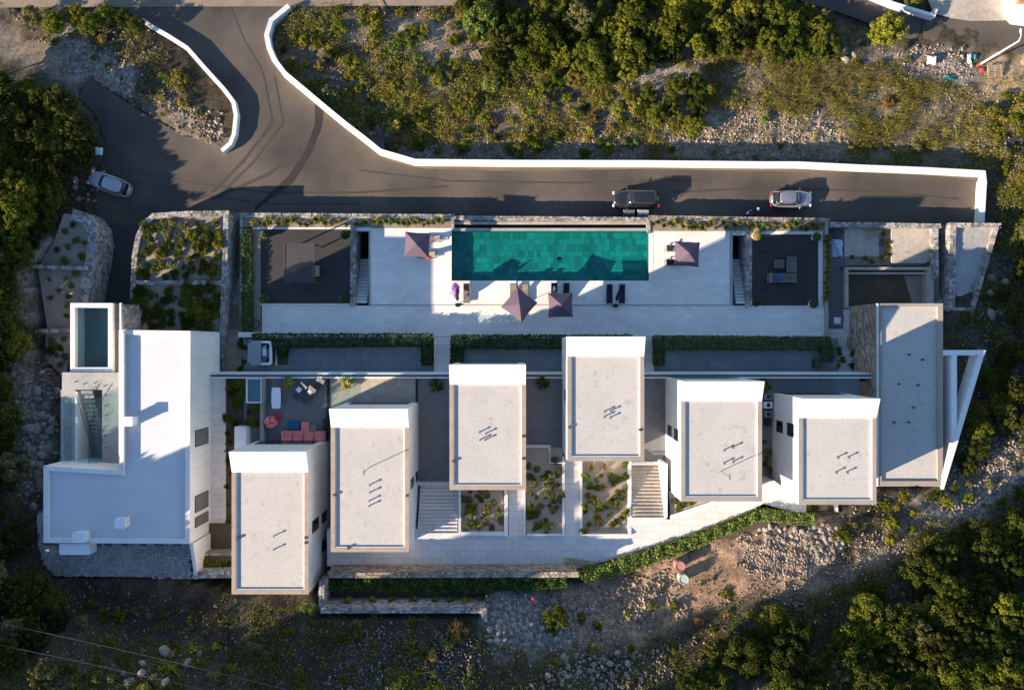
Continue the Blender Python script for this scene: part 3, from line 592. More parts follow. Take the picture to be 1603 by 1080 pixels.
# ------------------------------------------------------------------ villas
def window(parent, side, X, Yc, w, z0, z1, m='car_glass'):      # recessed pane with a frame on an east/west wall at X
    s = 1 if side == 'E' else -1
    mb = MB(); e = .05
    for a, b, c, d in ((Yc-w/2-e, Yc-w/2, z0-e, z1+e), (Yc+w/2, Yc+w/2+e, z0-e, z1+e), (Yc-w/2, Yc+w/2, z0-e, z0), (Yc-w/2, Yc+w/2, z1, z1+e)):
        mb.box(X-.05*s, a, c, X+.035*s, b, d)
    fr = mb.build('window_frame', 'slat_metal', parent)
    mb = MB(); mb.box(X-.05*s, Yc-w/2, z0, X+.008*s, Yc+w/2, z1); mb.build('pane', m, fr)
def villa(lab, x0, x1, yr, ys, y2, pipes=(), wins=(), zr=6.1, zb=-.3, mast=None, cap='parapet_cap', drains=()):
    zri = zr+.75; X0, Y2 = W(x0, y2, zr); X1, _ = W(x1, y2, zr); _, Yr = W(x0, yr, zri); _, Ys = W(x0, ys, zr+.05)
    r = thing('villa', lab, 'villa', ((X0+X1)/2, (Yr+Y2)/2, zb), 0, 'white villas with flat concrete roofs'); pw = .42
    mb = MB(); mb.box(X0, Y2, zb, X1, Yr, zr-.15); mb.build('wall', 'white_paint', r)
    mb = MB(); mb.box(X0+pw, Y2+pw, zr-.15, X1-pw, Ys, zr-.08); mb.build('roof', 'roof_concrete', r)
    mb = MB(); mb.box(X0+.003, Y2+.003, zr-.15, X0+pw, Ys+.1, zr+.05); mb.box(X1-pw, Y2+.003, zr-.15, X1-.003, Ys+.1, zr+.05); mb.box(X0+pw, Y2+.003, zr-.15, X1-pw, Y2+pw, zr+.05); mb.build('parapet', 'white_paint', r)
    mb = MB(); mb.box(X0-.02, Y2-.02, zr+.05, X0+pw-.08, Ys-.02, zr+.08); mb.box(X1-pw+.08, Y2-.02, zr+.05, X1+.02, Ys-.02, zr+.08); mb.box(X0+pw-.08, Y2-.02, zr+.05, X1-pw+.08, Y2+pw-.08, zr+.08); mb.build('parapet_cap', cap, r)
    mb = MB(); mb.add([(X0,Ys,zr-.15),(X1,Ys,zr-.15),(X1,Yr,zr-.15),(X0,Yr,zr-.15),(X0,Ys,zr+.1),(X1,Ys,zr+.1),(X1,Yr,zri),(X0,Yr,zri)], [(3,2,1,0),(4,5,6,7),(0,1,5,4),(1,2,6,5),(2,3,7,6),(3,0,4,7)]); mb.build('sloped_roof', 'white_paint', r)
    for px, py in pipes:
        mb = MB(); X, Y = W(px, py, zr); mb.cyl(X, Y, zr-.1, zr+.22, .06, n=8); mb.cyl(X, Y, zr+.22, zr+.27, .10, n=8); mb.build('vent_pipe', 'grey_metal', r)
    if mast:
        X, Y = W(*mast, zr); mb = MB(); mb.cyl(X, Y, zr-.1, zr+2.7, .035, n=6); ms = mb.build('antenna_mast', 'grey_metal', r)
        mb = MB(); mb.box(X-.02, Y-.3, zr+2.3, X+.02, Y+.3, zr+2.33); mb.box(X-.02, Y-.2, zr+2.55, X+.02, Y+.2, zr+2.58); mb.build('antenna_rod', 'grey_metal', ms)
    for px, py in drains:
        X, Y = W(px, py, zr+.2); mb = MB(); mb.box(X-.12, Y-.1, zr-.1, X+.12, Y+.1, zr+.14); mb.build('drain_box', 'slat_metal', r)
    for side, Yc, w, z0, z1 in wins: window(r, side, X1 if side == 'E' else X0, Yc, w, z0, z1)
    for k in range(3):      # terrace doors on the north front
        wd = (X1-X0-1.2)/3; xa = X0+.6+k*wd; mb = MB(); mb.box(xa+.05, Yr-.02, .1, xa+wd-.05, Yr+.04, 2.4); d = mb.build('glazed_door', 'car_glass', r)
        mb = MB(); mb.box(xa-.02, Yr-.02, .05, xa+.05, Yr+.06, 2.45); mb.build('door_frame', 'slat_metal', d)
    return r
yy = lambda py, z: (540-py)*(H-z)/F
villa('lowest left villa, nearest the coral sofa, with two roof pipes', 363.5, 483, 707, 739, 929, ((430,838),(430,859)), (('E',yy(821,4),1.0,3.1,5.0),('E',yy(808,1),.9,0.3,1.9),('E',yy(852,1),1.0,.3,1.9)), drains=((478,842),(478,850),(371,843)))
villa('second villa from the left with four pipes in a column and a tall mast', 518.5, 640, 640, 669, 863, ((580,758),(580,770),(579,783),(579,791)), (('E',yy(755,4),.8,3.2,5.0),('E',yy(745,1),.8,.4,1.9)), mast=(579,731), drains=((637,776),(523,775),(545,858)))
villa('middle villa just below the promenade steps, narrow white front over the terrace wall', 704, 823, 571, 602, 766, ((751,676),(761,678),(752,688),(760,688)), drains=((819,683),(819,718),(710,722)))
villa('topmost villa reaching the promenade edge, right of the picture centre', 888, 1008, 527, 558, 721, ((946,644),(955.5,643),(946,652),(955,653.5)), (('W',yy(617,3),.9,3.4,4.8),), cap='parapet_cap_grey', drains=((1003,673),(892,669)))
villa('fifth villa from the left beside the sunlit stairs, with an angled mast shadow', 1066, 1192, 597, 628, 784, ((1133,704.5),(1146.6,700),(1133,724.5),(1147,722.5)), (('W',yy(674,2),.9,1.2,2.6),('W',yy(682,5),1.0,3.7,5.1)), mast=(1128.5,737.7), cap='parapet_cap_grey')
v6 = villa('rightmost white villa touching the shaded concrete block', 1250, 1371, 624, 654, 789, ((1310.5,716),(1327.5,715.5),(1308,739),(1325,739)), (('W',yy(668,2),1.0,1.2,2.6),('W',yy(674,5),1.1,3.7,5.1)), cap='parapet_cap_grey')
# ------------------------------------------------------------------ large L-shaped house on the left
zh = 4.2
oL = [(186,516.5),(298,518),(297,851),(68,849.5),(68,729),(186,736)]
hs = thing('large_house', 'large white L-shaped house with bright flat roof on the left', 'house', (*W(230,680,zh), -2))
wp = wpoly(oL, zh); mb = MB(); mb.prism(wp, -2, zh-.3); mb.build('wall', 'white_paint', hs)
def inset(poly, d):
    n = len(poly); a = sum(poly[i][0]*poly[(i+1) % n][1]-poly[(i+1) % n][0]*poly[i][1] for i in range(n)); s = 1 if a > 0 else -1; out = []
    for i in range(n):
        p0, p1, p2 = Vector(poly[i-1]), Vector(poly[i]), Vector(poly[(i+1) % n]); d1 = (p1-p0).normalized(); d2 = (p2-p1).normalized()
        n1 = Vector((-d1[1], d1[0]))*s; n2 = Vector((-d2[1], d2[0]))*s; b = (n1+n2); b /= max(.3, b.dot(n1)); out.append(tuple(p1+b*d))
    return out
ip = inset(wp, .42); mb = MB(); mb.prism(ip, zh-.3, zh-.22); mb.build('roof', 'roof_white', hs)
for i in range(len(wp)):
    j = (i+1) % len(wp); mb = MB(); mb.prism([wp[i], wp[j], ip[j], ip[i]], zh-.3, zh+.0); mb.build('parapet', 'white_paint', hs)
mb = MB(); mb.pbox(187.2,520,193.5,728,zh+.28,zh+.001); mb.build('raised_kerb', 'white_paint', hs)
for ax_, ay_, s1, s2, hh in ((203,659,.42,.38,.75),(126,840,.5,.42,.6),(190,818,.42,.42,.6)):
    X, Y = W(ax_, ay_, zh+.4); mb = MB(); mb.box(X-s1, Y-s2, zh-.3, X+s1, Y+s2, zh+hh); ch = mb.build('roof_vent', 'white_paint', hs)
    mb = MB(); mb.box(X-s1-.05, Y-s2-.05, zh+hh, X+s1+.05, Y+s2+.05, zh+hh+.08); mb.build('vent_lid', 'white_plastic', ch)
mb = MB(); mb.pbox(93,851,140,868,3.9,2.8); mb.build('service_box', 'white_plastic', hs)
XE = (W(298,518,zh)[0]+W(297,851,zh)[0])/2+.02
for pa, pb, z0, z1 in ((672,696,.6,3.2),(773,797,.6,3.2),(806,820,.6,3.2)):
    Ya, Yb = yy(pa, 2), yy(pb, 2); window(hs, 'E', XE, (Ya+Yb)/2, abs(Ya-Yb), z0, z1, 'shutter')
mb = MB(); x_, y_ = W(297,851,3.9); x2, y2 = W(302,906,2.9); mb.add([(x_-.02,y_,-1),(x_+.3,y_,-1),(x_+.3,y2,-1),(x_-.02,y2,-1),(x_-.02,y_,3.9),(x_+.3,y_,3.9),(x_+.3,y2,2.9),(x_-.02,y2,2.9)], [(3,2,1,0),(4,5,6,7),(0,1,5,4),(1,2,6,5),(2,3,7,6),(3,0,4,7)]); mb.build('fin_wall', 'white_paint', hs)
# stone paved terrace below the house: crazy paving
pv = thing('stone_terrace', 'grey crazy-paved stone terrace below the large house', 'terrace', (*W(180,880,2.8), 1))
tp = [(60,800),(70,800),(70,852),(297,852),(297,905),(86,901),(70,885),(60,855)]
mb = MB(); mb.pprism(tp, 2.75, -1); mb.build('bed', 'mortar', pv)
st = MB(); q = random.Random(5); wt = wpoly(tp, 2.8); g = .31; X0, Y0 = W(58,907,2.8); X1, Y1 = W(297,798,2.8)
nx_, ny_ = int((X1-X0)/g)+1, int((Y1-Y0)/g)+1; J = {(i, j): (X0+(i+.25*(-1)**j+q.uniform(-.4, .4))*g, Y0+(j+q.uniform(-.33, .33))*g) for i in range(nx_+1) for j in range(ny_+1)}
for i_ in range(nx_):
    for j_ in range(ny_):
        c4 = [J[i_, j_], J[i_+1, j_], J[i_+1, j_+1], J[i_, j_+1]]; cx, cy = sum(p[0] for p in c4)/4, sum(p[1] for p in c4)/4
        if not inpoly(np.array([cx]), np.array([cy]), wt)[0]: continue
        st.prism([(cx+(x-cx)*.9, cy+(y-cy)*.9) for x, y in c4], 2.7, 2.78+q.uniform(0, .035))
s_ = st.build('paving_stones', 'paving_stone', pv); s_['kind'] = 'stuff'
# plunge pool and sunken stair court left of the house
pp = thing('plunge_pool', 'small dark plunge pool with thick white rim', 'pool', (*W(144,530,1), -5))
zp = .9; a = W(110,474.5,zp); b = W(176,582,zp); rw = .42
mb = MB(); mb.box(a[0],b[1],-5.6,a[0]+rw,a[1],zp); mb.box(b[0]-rw,b[1],-5.6,b[0],a[1],zp); mb.box(a[0]+rw,b[1],-5.6,b[0]-rw,b[1]+rw,zp); mb.box(a[0]+rw,a[1]-rw,-5.6,b[0]-rw,a[1],zp); mb.build('rim', 'white_paint', pp)
mb = MB(); mb.box(a[0]+rw,b[1]+rw,-1.2,b[0]-rw,a[1]-rw,-.6); mb.build('basin_floor', 'plunge_floor', pp)
mb = MB(); mb.add([(a[0]+rw,b[1]+rw,.45),(b[0]-rw,b[1]+rw,.45),(b[0]-rw,a[1]-rw,.45),(a[0]+rw,a[1]-rw,.45)], [(0,1,2,3)]); mb.build('water', 'plunge_water', pp)
mb = MB(); mb.pbox(176.3,475,187,584,.5,-5.6); mb.build('side_walk', 'dirt_road', pp); mb = MB(); mb.pbox(187.2,474,189.2,520,.8,.55); mb.build('side_kerb', 'white_paint', pp)
stone_wall('stone_wall', [(188.2,475.5),(188.2,519)], .26, .5, -5.6, 'tall speckled stone wall right of the small plunge pool')
ct = thing('stair_court', 'grey concrete terrace with a sunken metal stair and glass panes', 'terrace', (*W(142,655,1.2), -2)); zc = 1.2
for pr in ((97,583,186,610),(95,610,118,729),(160,610,187,729),(118,724,160,729)): mb = MB(); mb.pbox(*pr, zc-(.004 if pr[1] == 610 else 0), -2); mb.build('slab', 'grey_concrete', ct)
mb = MB(); mb.pbox(110,606,165,735,-1.7,-2); mb.build('court_floor', 'grey_concrete', ct)
mb = MB(); mb.pprism([(117.5,613),(121,613),(121,724),(117.5,724)], zc+.004, -1.9); mb.build('court_wall', 'white_paint', ct)
xa, ya = W(123,614,zc); xb, yb = W(150,715,-.8)
for k in range(16):
    t = k/15; z = zc-.05-t*2.4; cx = xa+(xb-xa)*t*.55+.75; cy = ya+(yb-ya)*t; mb = MB(); mb.box(cx-.55, cy-.17, z-.05, cx+.55, cy+.15, z); mb.build('step', 'grey_concrete', ct)
for sx in (-.58, .58): mb = MB(); mb.tube([(xa+.75+sx, ya, zc+.75), (xa+(xb-xa)*.55+.75+sx, yb, -.6)], .03); mb.build('handrail', 'black_metal', ct)
for pa, pb in ((103,112),(158.5,159.3),(148,148.7)):
    mb = MB(); X0, Y0 = W(pb, 622, zc); _, Y1 = W(pb, 722, zc); mb.box(X0-.03, Y1, zc, X0, Y0, zc+1.0); mb.build('glass_pane', 'glass', ct)
q = random.Random(9)
for k, (px, py) in enumerate(((118,598),(132,601),(149,599),(164,604),(167,619),(166,635),(166,650),(164,668),(165,682),(167,700))):
    X, Y = W(px, py, zc); mb = MB(); mb.cyl(X, Y, zc-.02, zc+.12, .05, n=6); mb.build('floor_light', 'black_metal', ct)
mb = MB(); mb.pbox(325,590,353,822,.02,-4); struct('house_walk', 'concrete_panels', mb)
mb = MB(); mb.pbox(353,590,383,905,-.15,-4); mb.pbox(300,820,366,870,.3,-4); mb.pbox(302,870,366,906,1.6,-4); struct('side_bed', 'soil', mb)
stone_wall('stone_wall', [(304,869),(364,868)], .4, 1.5, -.5, 'upper of two short stone walls between large house and lowest villa')
stone_wall('stone_wall', [(302,900),(366,899)], .6, 3.0, 0, 'lower of two short stone walls between large house and lowest villa')
mb = MB(); mb.pbox(367,668,385,706,1.2,-.2); o = mb.build('screen_wall', 'white_paint'); tag(o, 'short white screen wall at the upper left corner of the lowest villa', 'wall')
# walled shrub gardens above the large house
zg = -3.0
mb = MB(); mb.pprism([(214,400),(222,362),(240,342),(352,339),(346,438),(212,440)], zg-.25, -6.5); mb.pprism([(210,445),(346,444),(342,522),(208,522)], zg-.2, -6.5); struct('shrub_bed', 'sand', mb)
stone_wall('stone_wall', [(208,478),(209,440),(211,400),(216,372),(226,350),(241,338),(290,335),(355,334)], .55, zg, -6.0, 'curved stone wall round the upper shrub bed beside the driveway')
stone_wall('stone_wall', [(354,334),(351,440),(347,524),(344,590)], .55, zg+.01, -6.0, 'straight stone wall between the shrub beds and the outer stairs')
stone_wall('stone_wall', [(210,442.5),(349,442.5)], .42, zg+.02, -6.0, 'stone cross wall separating the two shrub beds')
stone_wall('stone_wall', [(204,478),(199,500),(197,522)], .6, zg, -6, 'short stone wall beside the plunge pool walkway')
stone_wall('stone_wall', [(112,335),(130,341),(142,356),(146,378),(141,412),(134,450),(128,480)], 1.0, zg+.1, -6.0, 'broad curved stone wall on the left side of the driveway')
stone_wall('stone_wall', [(52,417),(92,419),(134,420)], .4, zg+.35, -4.5, 'thin upper stone wall across the sandy slope')
stone_wall('stone_wall', [(55,519),(110,517)], .4, zg+1.0, -4, 'thin lower stone wall left of the plunge pool')
mb = MB(); mb.pprism([(100,334),(135,340),(144,360),(147,390),(132,418),(60,418),(84,380)], zg-.2, -6); mb.pprism([(60,422),(132,422),(130,478),(112,480),(112,520),(75,520)], zg-.05, -6); mb.pprism([(72,521),(112,521),(112,585),(97,590),(70,560)], zg+.6, -6); struct('sandy_bed', 'sand', mb)
# ------------------------------------------------------------------ concrete block on the right, frame, basin, unfinished plot
zk = 1.0
bk = thing('concrete_block', 'long unfinished concrete building with stone side wall and shaded flat roof', 'building', (*W(1425,620,zk), -3))
X0, Y0 = W(1372,475,zk); X1, Y1 = W(1476,761,zk); mb = MB(); mb.box(X0,Y1,-4.5,X1,Y0,zk-.25); mb.build('wall', 'grey_concrete', bk)
mb = MB(); mb.box(X0+.5,Y1+.5,zk-.25,X1-.5,Y0-.3,zk-.18); mb.build('roof', 'roof_concrete', bk)
for b_ in ((X0,Y1,X0+.5,Y0),(X1-.5,Y1,X1,Y0),(X0+.5,Y1,X1-.5,Y1+.5),(X0+.5,Y0-.3,X1-.5,Y0)): mb = MB(); mb.box(b_[0],b_[1],zk-.25,b_[2],b_[3],zk+.02); mb.build('parapet', 'parapet_cap_grey', bk)
mb = MB(); mb.box(X0+.02,Y1+.02,zk+.02,X0+.14,Y0-.02,zk+.09); mb.build('white_coping', 'white_paint', bk)
sm = MB(); q = random.Random(8); z = -4.0       # rough stone cladding on the left side
while z < zk-.3:
    t = Y1; hgt = q.uniform(.16, .3)
    while t < Y0-.05:
        l = min(q.uniform(.25, .6), Y0-t); sm.box(X0-q.uniform(.05, .13), t+.012, z+.012, X0+.02, t+l-.012, z+hgt-.01); t += l
    z += hgt
c_ = sm.build('stone_cladding', 'stone_warm', bk); c_['kind'] = 'stuff'
for k, (px, py) in enumerate(((1424,555),(1445,563),(1408,601),(1438,603),(1431,638),(1400,661),(1423,661))):
    X, Y = W(px, py, zk); mb = MB(); mb.cyl(X, Y, zk-.2, zk+.05, .09, n=8); mb.cyl(X, Y, zk+.05, zk+.25, .03, n=6); mb.build('roof_stub', 'slat_metal', bk)
tf = thing('pergola_frame', 'white triangular pergola frame jutting from the concrete block', 'pergola', (*W(1500,620,1.1), -2)); zt = 1.1
for nm, pts in (('cross_beam',[(1477,548),(1543,548),(1538,556.5),(1477,556.5)]),('long_beam',[(1543,548.2),(1538,556.6),(1478,766),(1476.5,745)]),('inner_beam',[(1490,556.7),(1498,556.7),(1498,662),(1489,695)])):
    pass
mb = MB(); mb.pprism([(1477,548),(1543.5,548),(1540.5,556.3),(1477,556.3)], zt, zt-.7); mb.build('cross_beam', 'white_paint', tf)
mb = MB(); mb.pprism([(1540.3,556.4),(1532,556.4),(1474.5,746),(1474.5,766),(1477.5,766)], zt-.003, zt-1.3); mb.build('long_wall', 'white_paint', tf)
mb = MB(); mb.pprism([(1489.5,556.4),(1498,556.4),(1498,668),(1489.5,694)], zt-.002, zt-1.4); mb.build('inner_beam', 'white_paint', tf)
mb = MB(); mb.pprism([(1475,556),(1490,556),(1490,695),(1475,740)], zt-1.35, -3); mb.build('balcony_floor', 'blue_tile', tf)
for px, py in ((1537,553),(1480,760)): mb = MB(); X, Y = W(px, py, zt); mb.box(X-.15,Y-.15,-4,X+.15,Y+.15,zt-.7); mb.build('post', 'white_paint', tf)
bs = [(1488,352),(1562,353),(1523,484),(1491,484)]; zb_ = -3.7
mb = MB(); mb.pprism(bs, zb_-.35, -6.5); struct('walled_yard', 'grey_concrete', mb)
stone_wall('stone_wall', [(1492,352),(1490,485)], .6, zb_, -6, 'left stone wall of the tapering walled yard')
stone_wall('stone_wall', [(1487,352),(1562,353)], .45, zb_+.01, -6, 'stone wall along parking lane closing the tapering yard')
stone_wall('stone_wall', [(1561,353),(1523,484),(1506,545)], .4, zb_+.015, -6, 'slanting right stone wall of the tapering walled yard')
stone_wall('stone_wall', [(1490,484),(1524,484)], .3, zb_+.02, -6, 'short lower stone wall of the tapering walled yard')
mb = MB(); mb.pbox(1297,352,1470,416,-4.7,-7); mb.pbox(1463,416.2,1470,482,-4.71,-7); mb.pbox(1297,416.2,1322,482,-4.71,-7); struct('unfinished_plot', 'dirt_road', mb)
mb = MB(); mb.pbox(1396,357,1458,412,-4.45,-5); mb.pbox(1322,358,1376,402,-4.6,-5); struct('concrete_slab', 'pale_concrete', mb)
mb = MB(); mb.pbox(1297,404,1323,515,-4.55,-7); struct('gravel_strip', 'gravel_grey', mb)
mb = MB(); mb.pbox(1296,515,1346,548,-4.3,-7); mb.pbox(1322.5,484,1346,515,-4.2,-7); mb.pbox(1310,548,1346,592,-3.4,-7); struct('plot_paving', 'concrete_panels', mb)
stone_wall('stone_wall', [(1298,351),(1470,354)], .5, zD, -6, 'stone wall along parking lane beside the unfinished plot')
stone_wall('stone_wall', [(1464,354),(1465,432)], .55, zD+.01, -6, 'right stone wall of the unfinished plot')
mk = thing('murky_pool', 'small unfinished pool of brown water with a pale concrete rim', 'pool', (*W(1390,450,-4.2), -6))
a = W(1323,418,-4.1); b = W(1462,482,-4.1)
mb = MB(); mb.box(a[0],b[1],-6.4,a[0]+.35,a[1],-4.1); mb.box(b[0]-.7,b[1],-6.4,b[0],a[1],-4.1); mb.box(a[0]+.35,a[1]-.3,-6.4,b[0]-.7,a[1],-4.1); mb.box(a[0]+.35,a[1]-.72,-6.4,b[0]-.7,a[1]-.52,-4.25); mb.build('rim', 'pale_concrete', mk)
mb = MB(); mb.box(a[0]+.3,b[1]-.5,-5.0,b[0]-.7,a[1]-.3,-4.95); mb.build('water', 'murky', mk)
mb = MB(); mb.prism([(b[0]-.7,a[1]-.8),(b[0]-2.6,a[1]-.8),(b[0]-1.7,b[1]+.3),(b[0]-1.9,b[1]-.6),(b[0]-.7,b[1]-.6)], -5.3, -4.9); mb.build('silt_bank', 'sand', mk)
stair('plot_steps', 'narrow concrete steps squeezed beside the murky pool', 1464, 1480, 440, 486, -5.9, -4.2, 9, 'grey_concrete')
# house corner at the top right edge
vh = thing('village_house', 'corner of a white house at the top right edge', 'house', (*W(1600,0,-7), -9.2))
mb = MB(); mb.pprism([(1586,-60),(1587,14),(1600,27),(1700,40),(1700,-60)], -7.4, -9.4); mb.build('wall', 'white_paint', vh)
mb = MB(); mb.pprism([(1594,-60),(1595,4),(1700,12),(1700,-60)], -7.0, -7.39); mb.build('roof', 'terracotta', vh)
mb = MB(); mb.pbox(1346,597,1373,624,-.3,-4); struct('red_floor', 'terracotta', mb)
X, Y = W(1334,535,-4); r = thing('wooden_crate', 'brown wooden crate against the stone side of concrete block', 'crate', (X, Y, -4.3))
for k in range(5): mb = MB(); mb.box(X-.4,Y-.5+k*.2,-4.3,X+.4,Y-.33+k*.2,-3.7); mb.build('slat', 'pallet_wood', r)
X, Y = W(1277,569,zL); r = thing('square_planter', 'black square planter box near the right hedge end', 'planter', (X, Y, zL)); mb = MB(); mb.box(X-.35,Y-.4,zL,X+.35,Y+.4,zL+.45); mb.build('box', 'black_metal', r); mb = MB(); mb.box(X-.3,Y-.35,zL+.45,X+.3,Y+.35,zL+.46); mb.build('soil', 'soil', r)
pts = [(*W(400+7*math.cos(k*.45), 507+7*math.sin(k*.45), zD), zD+.03+.004*k) for k in range(36)]; mb = MB(); mb.tube(pts, .025, 5); o = mb.build('coiled_hose', 'black_metal'); tag(o, 'dark coiled hose at the lower end of the gravel strip', 'hose')
# ------------------------------------------------------------------ poolside furniture
def parasol(lab, px, py, half, ang, m='parasol_cloth', zc_=None, tilt=0):
    X, Y = W(px, py, zD+2.4); r = thing('parasol', lab, 'parasol', (0, 0, 0), 0, 'open square parasols around the pool')
    mb = MB(); mb.cyl(0,0,0,3.05,.03,n=8); pl = mb.build('pole', 'grey_metal', r, local=True)
    mb = MB(); mb.box(-.3,-.3,0,.3,.3,.07); mb.build('base', 'gutter_dark', r, local=True)
    mb = MB(); n = 8; ring = []; vs_ = [(0, 0, 3.08)]
    cs = [(half, half), (-half, half), (-half, -half), (half, -half)]
    for rr, zz in ((.5, 2.64), (1.0, 2.2)):
        for k in range(4):
            a, b = cs[k], cs[(k+1) % 4]
            for t in range(4):
                u = t/4; sag = 1-.06*math.sin(math.pi*u)*rr; vs_.append(((a[0]+(b[0]-a[0])*u)*rr*sag, (a[1]+(b[1]-a[1])*u)*rr*sag, zz+.04*math.sin(math.pi*u)*rr))
    fs = [(0, 1+i, 1+(i+1) % 16) for i in range(16)]+[(1+i, 17+i, 17+(i+1) % 16, 1+(i+1) % 16) for i in range(16)]
    mb.add(vs_, fs); cn = mb.build('canopy', m, r, local=True)
    md = cn.modifiers.new('thickness', 'SOLIDIFY'); md.thickness = .015
    for k in range(4): mb = MB(); mb.tube([(0, 0, 2.98), (cs[k][0]*.99, cs[k][1]*.99, 2.185)], .015, n=4); mb.build('rib', 'grey_metal', r, local=True)
    mb = MB(); mb.cyl(0,0,3.06,3.16,.05,.02,n=8); mb.build('finial', 'grey_metal', r, local=True)
    place(r, (X, Y, zD+.0), R(ang)); r.rotation_euler = (R(tilt), 0, R(ang)); return r
parasol('open pinkish parasol over the loungers left of the pool', 652.5, 383, 1.25, -3)
parasol('open parasol turned diagonally, leftmost of the two below the pool', 813, 477, 1.30, 52)
parasol('half-shaded square parasol below the pool, right of the diagonal one', 877.5, 477.5, 1.22, 1)
parasol('open parasol over the two loungers right of the pool', 1076, 397.5, 1.24, -3)
def lounger_proto(mf):
    r = thing('sun_lounger', 'x', 'sun lounger', (0, 0, 0))
    mb = MB(); mb.box(-.33,-1.0,.26,-.28,1.0,.31); mb.box(.28,-1.0,.26,.33,1.0,.31); mb.box(-.28,-1.0,.26,.28,-.95,.31); mb.box(-.28,.95,.26,.28,1.0,.31); mb.build('frame', 'grey_metal', r, local=True)
    for sx in (-.3, .3):
        for sy in (-.8, .75): mb = MB(); mb.box(sx-.025, sy-.025, 0, sx+.025, sy+.025, .26); mb.build('leg', 'grey_metal', r, local=True)
    mb = MB(); mb.box(-.28,-.95,.29,.28,.3,.36); mb.build('seat_pad', mf, r, local=True)
    mb = MB(); mb.add([(-.28,.31,.29),(.28,.31,.29),(.28,.92,.62),(-.28,.92,.62),(-.28,.28,.36),(.28,.28,.36),(.28,.88,.69),(-.28,.88,.69)], [(3,2,1,0),(4,5,6,7),(0,1,5,4),(1,2,6,5),(2,3,7,6),(3,0,4,7)]); mb.build('backrest', mf, r, local=True)
    return r
protos = {}
def lounger(lab, px, py, ang, mf):
    if mf not in protos: protos[mf] = r = lounger_proto(mf)
    else: r = copy_tree(protos[mf])
    r['label'] = lab; r['group'] = 'sun loungers around the pool'; X, Y = W(px, py, zD+.3); place(r, (X, Y, zD), R(ang)); return r
for lab, x, y, a_, mf in (('upper taupe lounger under the parasol left of the pool',676,374,-90,'taupe_sling'),('lower taupe lounger under the parasol left of the pool',668,399,-90,'taupe_sling'),
  ('taupe lounger with a red towel beside the pool corner',730.5,459,0,'taupe_sling'),('left taupe lounger above the diagonal parasol',803.5,459,0,'taupe_sling'),('right taupe lounger above the diagonal parasol',822,459,0,'taupe_sling'),
  ('left dark lounger partly under the square parasol',867.5,458,0,'dark_fabric'),('right dark lounger partly under the square parasol',886.5,458,0,'dark_fabric'),
  ('dark lounger left of the closed parasol',954,460,0,'dark_fabric'),('dark lounger right of the closed parasol',973.5,460,0,'dark_fabric'),
  ('upper taupe lounger under the parasol right of the pool',1056,389,90,'taupe_sling'),('lower dark lounger under the parasol right of the pool',1056,411,90,'dark_fabric')): lounger(lab, x, y, a_, mf)
def closed_parasol(lab, px, py, m, rr, lean):
    r = thing('closed_parasol', lab, 'parasol', (0, 0, 0)); mb = MB(); mb.cyl(0,0,0,2.4,.03,n=8); mb.build('pole', 'grey_metal', r, local=True)
    mb = MB(); mb.cyl(0,0,0,.08,.3,n=12); mb.build('base', 'gutter_dark', r, local=True)
    q = random.Random(4); loops = []
    for k, (z, a) in enumerate(((.9, .7), (1.2, 1.0), (1.7, .8), (2.2, .4), (2.5, .1))): loops.append([(math.cos(2*math.pi*i/14)*rr*a*(1 if i % 2 else .7), math.sin(2*math.pi*i/14)*rr*a*(1 if i % 2 else .7), z) for i in range(14)])
    mb = MB(); mb.loft(loops); mb.build('folded_canopy', m, r, local=True); place(r, (*W(px, py, zD), zD)); r.rotation_euler = (R(lean), 0, 0); return r
closed_parasol('closed dark parasol standing between two dark loungers', 963.5, 478, 'dark_fabric', .17, -33)
closed_parasol('closed parasol draped with a bright patterned towel by pool corner', 717, 477, 'dark_fabric', .2, -30)
X, Y = W(713,455,zD+1); mb = MB(); q = random.Random(11)
mb.blob((X, Y, zD+1.15), (.5, .75, .5), 3, .3, n=12, m=7); o = mb.build('patterned_towel', 'pink_cloth', smooth=True); tag(o, 'pink and blue patterned towel hanging over the closed parasol', 'towel')
X, Y = W(729.5,450,zD+.6); mb = MB(); mb.blob((X, Y, zD+.55), (.24, .22, .12), 5, .25, n=10); o = mb.build('red_towel', 'red_cloth', smooth=True); tag(o, 'crumpled red towel on the lounger by the pool corner', 'towel')
X, Y = W(672,403,zD+.5); mb = MB(); mb.blob((X, Y, zD+.42), (.35, .16, .1), 6, .3, n=10); o = mb.build('dark_towel', 'red_cloth', smooth=True); tag(o, 'dark red towel on the lower lounger left of the pool', 'towel')
X, Y = W(867.5,452,zD+.5); mb = MB(); mb.blob((X, Y, zD+.56), (.13, .25, .07), 2, .3, n=10); o = mb.build('white_towel', 'white_plastic', smooth=True); tag(o, 'small white towel on the left dark lounger by square parasol', 'towel')
# ------------------------------------------------------------------ slatted pergola and pallet sofa on the two dark terraces
zg2 = zD+2.5; r = thing('slatted_pergola', 'square grey slatted pergola on the left dark wood terrace', 'pergola', (*W(468,412,zD), zD))
a = W(445,381,zg2); b = W(492.5,442,zg2)
for X, Y in ((a[0]+.06,a[1]-.06),(b[0]-.06,a[1]-.06),(a[0]+.06,b[1]+.06),(b[0]-.06,b[1]+.06)): mb = MB(); mb.box(X-.06,Y-.06,zD-.01,X+.06,Y+.06,zg2-.12); mb.build('post', 'slat_metal', r)
for bb in ((a[0],b[1],a[0]+.1,a[1]),(b[0]-.1,b[1],b[0],a[1]),(a[0]+.1,b[1],b[0]-.1,b[1]+.1),(a[0]+.1,a[1]-.1,b[0]-.1,a[1])): mb = MB(); mb.box(bb[0],bb[1],zg2-.12,bb[2],bb[3],zg2+.02); mb.build('beam', 'slat_metal', r)
n = 21
